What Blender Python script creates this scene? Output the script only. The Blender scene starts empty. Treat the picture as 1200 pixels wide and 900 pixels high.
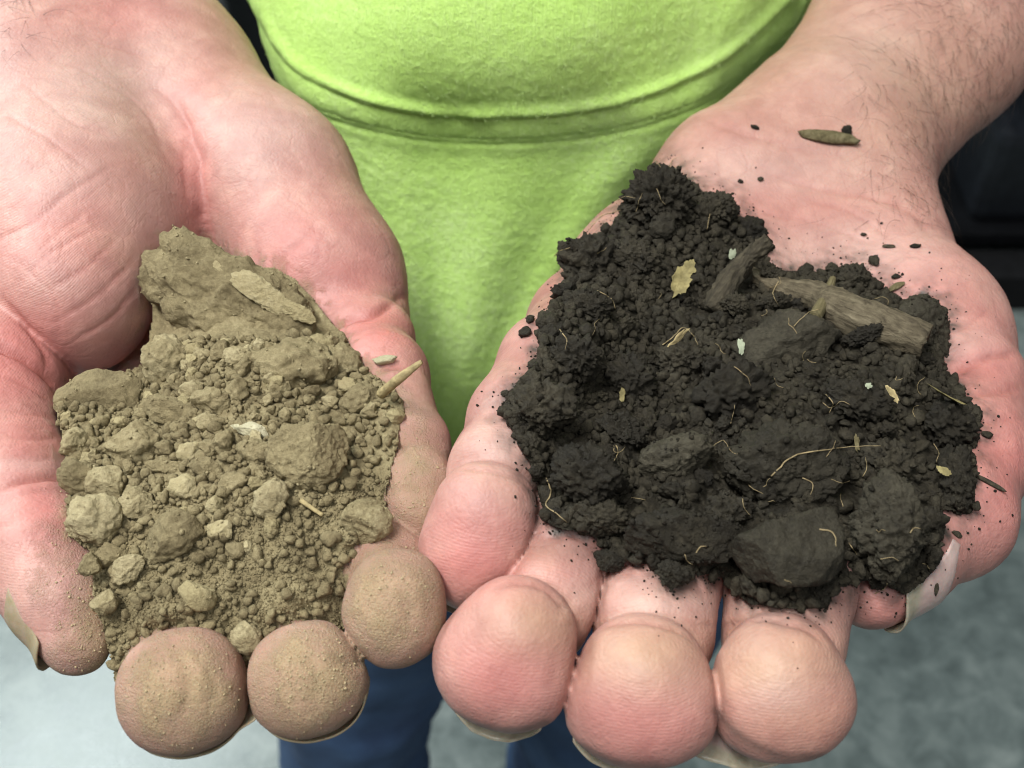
import bpy, bmesh, math, random, time
import numpy as np
import openvdb
from mathutils import Vector, Matrix
from mathutils.bvhtree import BVHTree
T0 = time.time()
rng = np.random.default_rng(7); random.seed(7)
S = bpy.context.scene
COL = S.collection

# ---------------------------------------------------------------- camera, world, lamps, exposure
CAM_LOC = Vector((0.0, 0.0, 1.30)); PITCH = math.radians(40)
cd = bpy.data.cameras.new('camera'); cam = bpy.data.objects.new('camera', cd); COL.objects.link(cam)
cam.location = CAM_LOC; cam.rotation_euler = (PITCH, 0, 0)
cd.sensor_width = 36; cd.lens = 18 / 0.44; cd.clip_start = 0.01; cd.clip_end = 60
cd.dof.use_dof = True; cd.dof.focus_distance = 0.220; cd.dof.aperture_fstop = 26
S.camera = cam
W = bpy.data.worlds.new('World'); S.world = W; W.use_nodes = True
W.node_tree.nodes['Background'].inputs[0].default_value = (0.95, 0.98, 1.0, 1)
W.node_tree.nodes['Background'].inputs[1].default_value = 0.10
def area(name, loc, target, size, size_y, power, col):
    l = bpy.data.lights.new(name, 'AREA'); l.shape = 'RECTANGLE'; l.size = size; l.size_y = size_y
    l.energy = power; l.color = col
    o = bpy.data.objects.new(name, l); COL.objects.link(o); o.location = loc
    o.rotation_euler = (Vector(target) - Vector(loc)).to_track_quat('-Z', 'Y').to_euler()
    return o
area('ceiling_or_fill_lamp', (-0.50, 0.0, 2.75), (0.0, 0.20, 1.0), 1.0, 0.20, 49, (1.0, 0.985, 0.95))
area('ceiling_or_fill_lamp', (0.35, -0.75, 2.6), (0.05, 0.25, 1.0), 1.2, 0.3, 11, (0.97, 1.0, 1.0))  # added front fill to lift the sweatshirt, not a known fixture
area('ceiling_or_fill_lamp', (-1.35, 1.35, 2.15), (-0.5, 0.6, 0.0), 1.2, 0.3, 48, (0.90, 1.0, 1.0))  # added low lamp, unseen, placed to brighten the left side of the floor
S.view_settings.view_transform = 'Standard'; S.view_settings.look = 'None'
S.view_settings.exposure = 0.0; S.view_settings.gamma = 1.0
S.render.engine = 'CYCLES'
S.cycles.use_denoising = True
S.cycles.max_bounces = 6
S.cycles.filter_width = 1.05

# ---------------------------------------------------------------- helpers
K = 0.44 / 600.0                      # metres per metre of distance per photo pixel
RM = Matrix.Translation(CAM_LOC) @ Matrix.Rotation(PITCH, 4, 'X')
RMn = np.array(RM)
def at(px, py, d):                    # sight line through a photo point, d mm along the axis, local mm
    return np.array([(px - 600) * K * d, (450 - py) * K * d, -d], float)
def to_world(p):                      # local mm -> world m
    p = np.asarray(p, float) * 0.001
    return p @ RMn[:3, :3].T + RMn[:3, 3]
def project(p):                       # local mm -> photo point + distance
    d = -p[:, 2]
    return 600 + p[:, 0] / (K * d), 450 - p[:, 1] / (K * d), d
def local_dir(v): return np.asarray(v, float) @ RMn[:3, :3].T

def perlin(p, seed=0):
    pi = np.floor(p).astype(np.int64); f = (p - pi).astype(np.float32)
    u = f * f * f * (f * (f * 6 - 15) + 10)
    out = np.zeros(len(p), np.float32)
    for cx in (0, 1):
        for cy in (0, 1):
            for cz in (0, 1):
                h = (pi[:, 0] + cx) * 374761393 + (pi[:, 1] + cy) * 668265263 + (pi[:, 2] + cz) * 2147483647 + seed * 974711
                h = (h ^ (h >> 13)) * 1274126177 & 0xffffffff
                h = (h ^ (h >> 16)) & 0xffffffff
                gx = ((h & 1023) / 511.5 - 1); gy = (((h >> 10) & 1023) / 511.5 - 1); gz = (((h >> 20) & 1023) / 511.5 - 1)
                dot = gx * (f[:, 0] - cx) + gy * (f[:, 1] - cy) + gz * (f[:, 2] - cz)
                w = (u[:, 0] if cx else 1 - u[:, 0]) * (u[:, 1] if cy else 1 - u[:, 1]) * (u[:, 2] if cz else 1 - u[:, 2])
                out += (w * dot).astype(np.float32)
    return out
def fbm(p, octaves=4, seed=0, gain=0.5):
    o = np.zeros(len(p), np.float32); a = 1.0; q = p.copy()
    for i in range(octaves):
        o += a * perlin(q, seed + i * 17); a *= gain; q = q * 2.03 + 11.7
    return o
def worley(p, seed=0):                # distance to the nearest feature point
    pi = np.floor(p).astype(np.int64); best = np.full(len(p), 9.0, np.float32)
    for cx in (-1, 0, 1):
        for cy in (-1, 0, 1):
            for cz in (-1, 0, 1):
                c = pi + (cx, cy, cz)
                h = c[:, 0] * 374761393 + c[:, 1] * 668265263 + c[:, 2] * 2147483647 + seed * 974711
                h = (h ^ (h >> 13)) * 1274126177 & 0xffffffff
                h = (h ^ (h >> 16)) & 0xffffffff
                q = c + np.stack([(h & 1023) / 1023, ((h >> 10) & 1023) / 1023, ((h >> 20) & 1023) / 1023], 1)
                best = np.minimum(best, ((q - p) ** 2).sum(1))
    return np.sqrt(best)

def bead(a, *_):                     # rounded granules
    p, seed = a; w = worley(p, seed); return 1.25 * (.36 - w * w)

def mesh_arrays(name, v, faces, smooth=True):
    """v (n,3) world metres; faces = list of int arrays (m,3) / (m,4)"""
    me = bpy.data.meshes.new(name)
    faces = [np.asarray(f, np.int32) for f in faces if len(f)]
    nl = sum(f.size for f in faces); npoly = sum(len(f) for f in faces)
    me.vertices.add(len(v)); me.vertices.foreach_set('co', np.asarray(v, np.float32).ravel())
    me.loops.add(nl); me.polygons.add(npoly)
    me.loops.foreach_set('vertex_index', np.concatenate([f.ravel() for f in faces]))
    tot = np.concatenate([np.full(len(f), f.shape[1], np.int32) for f in faces])
    me.polygons.foreach_set('loop_start', np.concatenate([[0], np.cumsum(tot)[:-1]]).astype(np.int32))
    me.polygons.foreach_set('loop_total', tot)
    me.polygons.foreach_set('use_smooth', np.full(npoly, smooth))
    me.update(calc_edges=True); me.validate()
    return me
def add(name, me, mat=None, parent=None, loc=None, **props):
    o = bpy.data.objects.new(name, me); COL.objects.link(o)
    if mat and me is not None and not me.materials: me.materials.append(mat)
    if loc is not None: o.location = loc
    if parent: o.parent = parent
    for k, v in props.items(): o[k] = v
    return o
def empty(name, loc, label=None, category=None, group=None, parent=None):
    o = bpy.data.objects.new(name, None); COL.objects.link(o); o.location = loc; o.empty_display_size = 0.02
    if label: o['label'] = label
    if category: o['category'] = category
    if group: o['group'] = group
    return o
def child(name, me, mat, root, **props):   # world-space mesh under a root placed by translation only
    o = add(name, me, mat, root, **props); 
    return o
def rebase(me, loc):
    n = len(me.vertices); a = np.empty(n * 3, np.float32); me.vertices.foreach_get('co', a)
    a = a.reshape(-1, 3) - np.asarray(loc, np.float32); me.vertices.foreach_set('co', a.ravel()); me.update()
def attr(me, name, data):
    a = me.attributes.new(name, 'FLOAT', 'POINT'); a.data.foreach_set('value', np.asarray(data, np.float32))
def normals(v, faces):
    n = np.zeros_like(v)
    for f in faces:
        if not len(f): continue
        a = np.cross(v[f[:, 1]] - v[f[:, 0]], v[f[:, 2]] - v[f[:, 0]])
        for k in range(f.shape[1]): np.add.at(n, f[:, k], a)
    return n / (np.linalg.norm(n, axis=1, keepdims=True) + 1e-12)

# ---------------------------------------------------------------- materials
def new_mat(name):
    m = bpy.data.materials.new(name); m.use_nodes = True
    return m, m.node_tree, m.node_tree.nodes['Principled BSDF']
class N:
    def __init__(s, t): s.t = t
    def n(s, typ, **kw):
        x = s.t.nodes.new(typ)
        for k, v in kw.items():
            if k.startswith('i_'): x.inputs[k[2:].replace('_', ' ')].default_value = v
            else: setattr(x, k, v)
        return x
    def link(s, a, b): s.t.links.new(a, b)
    def noise(s, vec, scale, detail=4, rough=0.55, dist=0.0):
        x = s.n('ShaderNodeTexNoise'); x.inputs['Scale'].default_value = scale; x.inputs['Detail'].default_value = detail
        x.inputs['Roughness'].default_value = rough; x.inputs['Distortion'].default_value = dist
        if vec is not None: s.link(vec, x.inputs['Vector'])
        return x.outputs['Fac']
    def ramp(s, fac, stops):
        x = s.n('ShaderNodeValToRGB'); e = x.color_ramp.elements
        while len(e) < len(stops): e.new(0.5)
        for k, (pos, c) in enumerate(stops): e[k].position = pos; e[k].color = (*c, 1) if len(c) == 3 else c
        s.link(fac, x.inputs[0]); return x.outputs[0]
    def mix(s, fac, a, b, mode='MIX'):
        x = s.n('ShaderNodeMix', data_type='RGBA', blend_type=mode)
        for sock, v in ((x.inputs[0], fac), (x.inputs[6], a), (x.inputs[7], b)):
            if isinstance(v, (tuple, list)): sock.default_value = (*v, 1) if len(v) == 3 else v
            elif isinstance(v, (int, float)): sock.default_value = v
            else: s.link(v, sock)
        return x.outputs[2]
    def math(s, op, a, b=0.0, clamp=False):
        x = s.n('ShaderNodeMath', operation=op, use_clamp=clamp)
        for sock, v in ((x.inputs[0], a), (x.inputs[1], b)):
            if isinstance(v, (int, float)): sock.default_value = v
            else: s.link(v, sock)
        return x.outputs[0]
    def attr(s, name): return s.n('ShaderNodeAttribute', attribute_name=name).outputs['Fac']
    def pos(s): return s.n('ShaderNodeNewGeometry').outputs['Position']
    def obj(s): return s.n('ShaderNodeTexCoord').outputs['Object']
    def bump(s, h, dist, strength=1.0, normal=None):
        x = s.n('ShaderNodeBump'); x.inputs['Distance'].default_value = dist; x.inputs['Strength'].default_value = strength
        s.link(h, x.inputs['Height'])
        if normal is not None: s.link(normal, x.inputs['Normal'])
        return x.outputs[0]

def skin_material():
    m, t, b = new_mat('skin'); g = N(t); P = g.pos()
    blot = g.noise(P, 75, 5, 0.6, 0.6); fine = g.noise(P, 420, 4, 0.65); mott = g.noise(P, 190, 3, 0.6, 0.4)
    base = g.ramp(blot, [(0.26, (0.335, 0.165, 0.145)), (0.50, (0.405, 0.222, 0.192)), (0.74, (0.475, 0.295, 0.250))])
    base = g.mix(g.math('MULTIPLY', g.attr('red'), 0.95, True), base, (0.47, 0.155, 0.145))
    base = g.mix(g.math('MULTIPLY', g.attr('tan'), 0.9, True), base, (0.39, 0.245, 0.165))
    base = g.mix(0.5, base, g.ramp(mott, [(0.3, (0.40, 0.36, 0.36)), (0.7, (0.60, 0.60, 0.585))]), 'OVERLAY')
    base = g.mix(g.attr('crease'), base, (0.30, 0.085, 0.07))
    base = g.mix(g.math('MULTIPLY', g.attr('pale'), 0.8, True), base, (0.60, 0.475, 0.43))
    # dry soil dust, thicker in speckles
    sp = g.noise(P, 3200, 3, 0.7); sp2 = g.noise(P, 260, 4, 0.65)
    dm = g.math('ADD', g.math('MULTIPLY', g.attr('dust'), 1.55), g.math('MULTIPLY', g.math('SUBTRACT', g.math('ADD', g.math('MULTIPLY', sp, 0.6), g.math('MULTIPLY', sp2, 0.8)), 0.72), 1.6))
    dm = g.math('MULTIPLY', g.math('SUBTRACT', dm, 0.28), 1.05, True)
    dm = g.math('MULTIPLY', dm, g.math('ADD', g.math('MULTIPLY', g.noise(P, 170, 4, .6), 1.5), .12), True)
    dm = g.math('MULTIPLY', dm, g.math('MULTIPLY', g.attr('dust'), 3.0, True), True)
    dust_c = g.ramp(sp, [(0.3, (0.26, 0.19, 0.105)), (0.7, (0.38, 0.295, 0.17))])
    col = g.mix(g.math('MULTIPLY', dm, 0.86), base, dust_c)
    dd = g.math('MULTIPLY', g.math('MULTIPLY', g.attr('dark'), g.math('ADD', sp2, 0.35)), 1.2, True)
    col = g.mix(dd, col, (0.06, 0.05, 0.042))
    g.link(col, b.inputs['Base Color'])
    b.inputs['Subsurface Weight'].default_value = 0.22
    b.inputs['Subsurface Radius'].default_value = (1.0, 0.32, 0.18); b.inputs['Subsurface Scale'].default_value = 0.0022
    r = g.math('ADD', g.math('MULTIPLY', fine, 0.25), 0.38)
    r = g.math('ADD', r, g.math('MULTIPLY', dm, 0.45), True); g.link(r, b.inputs['Roughness'])
    b.inputs['Specular IOR Level'].default_value = 0.42
    ridge = g.math('SINE', g.math('ADD', g.math('MULTIPLY', g.attr('ridge'), 12.6), g.math('MULTIPLY', g.noise(P, 160, 2), 5.0)))
    ridge = g.math('MULTIPLY', ridge, g.math('MULTIPLY', g.attr('rmask'), g.math('ADD', g.math('MULTIPLY', blot, 1.4), 0.0)))
    vor = g.n('ShaderNodeTexVoronoi', feature='DISTANCE_TO_EDGE'); vor.inputs['Scale'].default_value = 900; vor.inputs['Randomness'].default_value = 1
    g.link(P, vor.inputs['Vector']); ve = g.math('MULTIPLY', vor.outputs[0], 2.0, True)
    wv = g.n('ShaderNodeVectorMath', operation='MULTIPLY_ADD'); wn = g.n('ShaderNodeTexNoise'); wn.inputs['Scale'].default_value = 120; g.link(P, wn.inputs['Vector'])
    g.link(wn.outputs['Color'], wv.inputs[0]); wv.inputs[1].default_value = (.006, .006, .006); g.link(P, wv.inputs[2])
    cv = []
    for sc_ in (125, 310):
        vx = g.n('ShaderNodeTexVoronoi', feature='DISTANCE_TO_EDGE'); vx.inputs['Scale'].default_value = sc_; g.link(wv.outputs[0], vx.inputs['Vector'])
        cv.append(g.math('SUBTRACT', 1.0, g.math('MULTIPLY', vx.outputs[0], 14.0 if sc_ < 200 else 9.0, True)))
    lines = g.math('MULTIPLY', g.math('ADD', cv[0], g.math('MULTIPLY', cv[1], .6)), g.math('SUBTRACT', blot, .15), True)
    lines = g.math('MULTIPLY', lines, g.math('SUBTRACT', 1.0, g.attr('smooth')), True)
    g.link(g.mix(g.math('MULTIPLY', lines, .32), col, (0.36, 0.15, 0.13)), b.inputs['Base Color'])
    n0 = g.bump(g.math('SUBTRACT', 1.0, lines), 0.00018, 0.5)
    n1 = g.bump(ridge, 0.00006, 0.8, n0)
    n2 = g.bump(ve, 0.00010, 0.5, n1)
    n3 = g.bump(g.noise(P, 620, 6, 0.68), 0.00026, 0.5, n2)
    n4 = g.bump(g.math('MULTIPLY', g.math('ADD', g.math('MULTIPLY', sp, .6), sp2), dm), 0.0007, 0.8, n3)
    g.link(n4, b.inputs['Normal'])
    return m
def soil_material(name, dark, mid, light, sc=1.0, spec=0.25, moist=False):
    m, t, b = new_mat(name); g = N(t); P = g.pos()
    a = g.noise(P, 160 * sc, 5, 0.65); f = g.noise(P, 1400 * sc, 4, 0.7); v = g.noise(P, 3800 * sc, 3, 0.7)
    oi = g.n('ShaderNodeObjectInfo').outputs['Random']
    mixv = g.math('ADD', g.math('ADD', g.math('MULTIPLY', a, 0.6), g.math('MULTIPLY', f, 0.45)), g.math('MULTIPLY', g.math('SUBTRACT', oi, 0.5), 0.22))
    col = g.ramp(mixv, [(0.30, dark), (0.52, mid), (0.76, light)])
    col = g.mix(0.35, col, g.ramp(v, [(0.25, (0.3, 0.3, 0.3)), (0.75, (0.7, 0.7, 0.7))]), 'OVERLAY')
    g.link(col, b.inputs['Base Color'])
    b.inputs['Specular IOR Level'].default_value = spec
    if moist: g.link(g.math('ADD', g.math('MULTIPLY', a, 0.5), 0.45, True), b.inputs['Roughness'])
    else: b.inputs['Roughness'].default_value = 0.95
    n1 = g.bump(f, 0.0011 / sc, 0.6); n2 = g.bump(v, 0.0005 / sc, 0.6, n1)
    g.link(n2, b.inputs['Normal'])
    return m
def plain(name, c, rough=0.6, spec=0.4, metal=0.0, nscale=60, var=0.25, bump=0.0, bscale=200):
    m, t, b = new_mat(name); g = N(t); P = g.pos()
    f = g.noise(P, nscale, 4)
    lo = tuple(x * (1 - var) for x in c); hi = tuple(min(1, x * (1 + var)) for x in c)
    g.link(g.ramp(f, [(0.3, lo), (0.7, hi)]), b.inputs['Base Color'])
    b.inputs['Roughness'].default_value = rough; b.inputs['Specular IOR Level'].default_value = spec; b.inputs['Metallic'].default_value = metal
    if bump: g.link(g.bump(g.noise(P, bscale, 4), bump), b.inputs['Normal'])
    return m
M_SKIN = skin_material()
M_TAN = soil_material('dry_tan_soil', (0.135, 0.107, 0.057), (0.262, 0.216, 0.118), (0.42, 0.36, 0.215))
M_TANPALE = soil_material('pale_dry_soil', (0.34, 0.31, 0.19), (0.46, 0.425, 0.28), (0.58, 0.54, 0.38))
M_DARK = soil_material('moist_dark_soil', (0.007, 0.0055, 0.003), (0.019, 0.0158, 0.0095), (0.055, 0.047, 0.030), spec=0.28, moist=True)
M_DARKC = soil_material('moist_clod_soil', (0.012, 0.010, 0.006), (0.031, 0.0268, 0.0172), (0.070, 0.062, 0.042), spec=0.28, moist=True)

# ---------------------------------------------------------------- signed-distance modelling of the hands (local mm)
def smin(a, b, k):
    h = np.maximum(k - np.abs(a - b), 0) / k
    return np.minimum(a, b) - h * h * k * 0.25
class Grid:
    def __init__(s, lo, hi, h):
        s.lo = np.array(lo, float); s.h = h
        s.n = np.ceil((np.array(hi) - s.lo) / h).astype(int) + 1
        s.F = np.full(s.n, 60.0, np.float32)
    def box(s, lo, hi):
        a = np.clip(np.floor((lo - s.lo) / s.h).astype(int), 0, s.n); b = np.clip(np.ceil((hi - s.lo) / s.h).astype(int) + 1, 0, s.n)
        return a, b
    def coords(s, a, b):
        return [(s.lo[i] + s.h * np.arange(a[i], b[i])).astype(np.float32).reshape([-1 if j == i else 1 for j in range(3)]) for i in range(3)]
    def cone(s, p, q, r1, r2, k, kfun=None, flat=None, target=None):
        """tapered limb from p to q; flat = (axis, factor) squashes it along an axis"""
        mg = max(k, 3) + 3.0; R = max(r1, r2) + mg
        a, b = s.box(np.minimum(p, q) - R, np.maximum(p, q) + R)
        if (b <= a).any(): return
        X, Y, Z = s.coords(a, b)
        if flat is not None:
            n, f = flat; n = np.asarray(n) / np.linalg.norm(n); M_ = np.eye(3) + (1 / f - 1) * np.outer(n, n)
            dx, dy, dz = X - p[0], Y - p[1], Z - p[2]
            px = M_[0, 0] * dx + M_[0, 1] * dy + M_[0, 2] * dz; py = M_[1, 0] * dx + M_[1, 1] * dy + M_[1, 2] * dz; pz = M_[2, 0] * dx + M_[2, 1] * dy + M_[2, 2] * dz
            w = M_ @ (q - p)
        else:
            px, py, pz = X - p[0], Y - p[1], Z - p[2]; w = q - p
        L2 = max(float(w @ w), 1e-9)
        tt = np.clip((px * w[0] + py * w[1] + pz * w[2]) / L2, 0, 1).astype(np.float32)
        d = np.sqrt((px - tt * w[0]) ** 2 + (py - tt * w[1]) ** 2 + (pz - tt * w[2]) ** 2) - (r1 + (r2 - r1) * tt)
        sl = tuple(slice(a[i], b[i]) for i in range(3)); F = s.F if target is None else target
        F[sl] = smin(F[sl], d.astype(np.float32), k)
    def mesh(s):
        g = openvdb.FloatGrid(background=4 * s.h)
        g.copyFromArray(np.clip(s.F, -4 * s.h, 4 * s.h))
        v, tri, q = g.convertToPolygons(isovalue=0.0, adaptivity=0.0)
        return v.astype(float) * s.h + s.lo, tri.astype(np.int32), q.astype(np.int32)

def J(px, py, d, r): return at(px, py, d), r * K * d
def hand(box_lo, box_hi, palm, fingers, h):
    G = Grid(box_lo, box_hi, h)
    for chain, k, flat in palm:
        js = [J(*c) for c in chain]
        for (p, r1), (q, r2) in zip(js[:-1], js[1:]): G.cone(p, q, r1, r2, k, flat=flat)
    for chain, extra, kroot, pads in fingers:
        T = np.full(G.n, 60.0, np.float32)
        js = [J(*c) for c in chain]
        for (p, r1), (q, r2) in zip(js[:-1], js[1:]): G.cone(p, q, r1, r2, 3.5, target=T)
        for c in extra:
            p, r = J(*c[:4]); q, r2 = (J(*c[4:8]) if len(c) > 4 else (p, r))
            G.cone(p, q, r, r2, c[8] if len(c) > 8 else 4.0, target=T)
        if pads:
            Pd = np.full(G.n, 60.0, np.float32)
            for cx, cy, hw, hh, rot, d, r, tp in pads:
                c_, s_ = math.cos(rot), math.sin(rot); u, w = hw - r, hh - r
                cs_ = [J(cx + a * u * c_ - b * w * s_, cy + a * u * s_ + b * w * c_, d + .5 - (b < 0) * .6, r) for a, b in ((-tp, -1), (tp, -1), (1, .72), (.55, 1.0), (-.55, 1.0), (-1, .72))]
                for i in range(6): G.cone(cs_[i][0], cs_[(i + 1) % 6][0], cs_[i][1], cs_[i][1], 3.0, target=Pd)
                p, r_ = J(cx, cy + .06 * hh, d + .6, r * 1.06); G.cone(p, p + (.01, 0, 0), r_, r_, 5.0, target=Pd)
            df = T - Pd; T = smin(T, Pd, 1.0) + .30 * np.exp(-np.minimum((df / .7) ** 2, 30))
        # blend softly into the palm at the knuckle, stay apart from the neighbouring fingers further out
        root = js[0][0]; reach = np.linalg.norm(js[1][0] - root)
        P_ = np.concatenate([j[0][None] - j[1] - 14 for j in js]).min(0); Q_ = np.concatenate([j[0][None] + j[1] + 14 for j in js]).max(0)
        a, b = G.box(P_, Q_); X, Y, Z = G.coords(a, b)
        dist = np.sqrt((X - root[0]) ** 2 + (Y - root[1]) ** 2 + (Z - root[2]) ** 2)
        kk = (kroot + (0.6 - kroot) * np.clip((dist / reach - 0.35) / 0.5, 0, 1)).astype(np.float32)
        sl = tuple(slice(a[i], b[i]) for i in range(3))
        sep = np.clip((kroot * .55 - kk) / (kroot * .55), 0, 1); df = G.F[sl] - T[sl]
        G.F[sl] = smin(G.F[sl], T[sl], kk) + .85 * sep * np.exp(-np.minimum((df / 1.0) ** 2, 30))
    return G.mesh()

VIEW = (0.0, 0.35, 1.0)
VOX = 0.68
# the hand with the dark soil
palmB = [
    ([(1300, -210, 400, 128), (1080, 40, 345, 124), (960, 185, 318, 112)], 8, (VIEW, 0.72)),
    ([(960, 185, 318, 112), (860, 218, 306, 80), (762, 335, 280, 86), (694, 388, 262, 70)], 14, None),
    ([(960, 190, 318, 100), (1010, 285, 303, 82), (1080, 392, 272, 86), (1122, 455, 252, 74)], 12, None),
    ([(940, 220, 318, 70), (745, 430, 266, 62)], 16, None),
    ([(950, 220, 318, 70), (815, 450, 264, 64)], 16, None),
    ([(960, 220, 318, 70), (905, 455, 264, 64)], 16, None),
    ([(1040, 400, 285, 60), (900, 470, 262, 60)], 18, None),
]
fingersB = [
    ([(690, 385, 260, 66), (642, 425, 231, 54), (605, 490, 217, 53), (582, 552, 208, 53), (558, 640, 203, 46)], [], 9, [(563, 627, 60, 81, .22, 200, 50, .5)]),
    ([(745, 430, 258, 62), (690, 575, 216, 62), (658, 645, 205, 62), (638, 705, 198, 60), (600, 772, 193, 56)], [], 9, [(598, 764, 80, 82, .36, 187.5, 57, .25)]),
    ([(815, 450, 258, 66), (785, 600, 217, 72), (772, 670, 205, 74), (765, 738, 197, 68), (755, 812, 192, 60)], [], 9, [(753, 808, 88, 80, .05, 186.5, 61, .25)]),
    ([(905, 455, 260, 66), (930, 605, 219, 70), (924, 685, 204, 74), (918, 748, 197, 68), (914, 810, 192, 58)], [], 9, [(914, 804, 81, 77, .0, 186.5, 57, .25)]),
    ([(1122, 455, 254, 76), (1128, 530, 238, 74), (1112, 604, 224, 72), (1060, 650, 214, 58), (1020, 690, 209, 47)], [(1044, 662, 212, 54)], 10, []),
]
# the hand with the tan soil
palmA = [
    ([(-130, -330, 410, 140), (-40, -190, 370, 132), (62, -45, 330, 120)], 8, (VIEW, 0.75)),
    ([(62, -45, 330, 118), (185, 95, 314, 100), (312, 218, 288, 90), (378, 328, 274, 82), (404, 388, 271, 68)], 14, None),
    ([(60, -30, 330, 120), (62, 120, 306, 128), (85, 270, 268, 128), (82, 345, 250, 96)], 10, None),
    ([(90, 20, 325, 90), (340, 410, 292, 62)], 16, None),
    ([(90, 20, 325, 90), (265, 450, 296, 64)], 16, None),
    ([(90, 60, 320, 90), (180, 480, 292, 66)], 16, None),
]
fingersA = [
    ([(402, 388, 270, 62), (450, 440, 241, 49), (478, 525, 219, 46), (490, 605, 207, 42)], [(437, 395, 256, 47), (486, 580, 210, 45)], 8, []),
    ([(340, 410, 270, 64), (405, 560, 226, 60), (448, 660, 204, 54), (464, 710, 193, 46)], [], 8, [(463, 711, 50, 60, .12, 191, 42, .8)]),
    ([(265, 450, 272, 66), (320, 630, 228, 64), (350, 748, 203, 60), (360, 797, 190, 52)], [], 8, [(360, 794, 63, 56, -.25, 188.5, 45, .8)]),
    ([(180, 485, 270, 66), (190, 650, 230, 68), (208, 755, 205, 66), (215, 808, 191, 58)], [], 8, [(215, 808, 69, 63, -.2, 188.5, 50, .8)]),
    ([(20, 360, 258, 90), (-14, 470, 236, 84), (2, 560, 219, 76), (44, 652, 207, 66), (90, 748, 199, 43)], [(68, 700, 202, 54)], 9, []),
]
def hbox(chains, m):
    P_ = []
    for ch in chains:
        for c in ch:
            p, r = J(*c[:4]); P_ += [p - r - m, p + r + m]
    P_ = np.array(P_); return P_.min(0), P_.max(0)
hands = []
for palm, fingers, clip in ((palmA, fingersA, None), (palmB, fingersB, None)):
    chains = [c for c, _, _ in palm] + [c for c, _, _, _ in fingers] + [[e[:4]] + ([e[4:8]] if len(e) > 4 else []) for _, ex, _, _ in fingers for e in ex] + [[(p[0], p[1], p[5], max(p[2], p[3]) + 8)] for _, _, _, pd in fingers for p in pd]
    lo, hi = hbox(chains, 4)
    if palm is palmA: hi[1] = at(0, -170, 365)[1]; lo[0] = at(-130, 0, 300)[0]
    else: hi[1] = at(0, -150, 385)[1]; hi[0] = at(1290, 0, 380)[0]
    hands.append(hand(lo, hi, palm, fingers, VOX))
    print('hand', len(hands[-1][0]), time.time() - T0)

# ---- creases, swellings and the skin's own colours
def poly_dist(px, py, line):
    best = np.full(len(px), 1e9); side = np.zeros(len(px))
    L = np.array(line, float)
    for a, b in zip(L[:-1], L[1:]):
        w = b - a; l2 = w @ w
        t = np.clip(((px - a[0]) * w[0] + (py - a[1]) * w[1]) / l2, 0, 1)
        dx, dy = px - a[0] - t * w[0], py - a[1] - t * w[1]; d = np.hypot(dx, dy)
        m = d < best; best[m] = d[m]; side[m] = np.sign(w[0] * (py - a[1]) - w[1] * (px - a[0]))[m]
    return best, side
def curve(pts, n=8):                  # smooth polyline through the points
    P_ = np.array(pts, float); P_ = np.vstack([2 * P_[0] - P_[1], P_, 2 * P_[-1] - P_[-2]]); o = []
    for i in range(1, len(P_) - 2):
        p0, p1, p2, p3 = P_[i - 1:i + 3]
        for t in np.linspace(0, 1, n, endpoint=False):
            o.append(0.5 * (2 * p1 + (p2 - p0) * t + (2 * p0 - 5 * p1 + 4 * p2 - p3) * t * t + (3 * p1 - p0 - 3 * p2 + p3) * t ** 3))
    return np.array(o + [P_[-2]])
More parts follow.
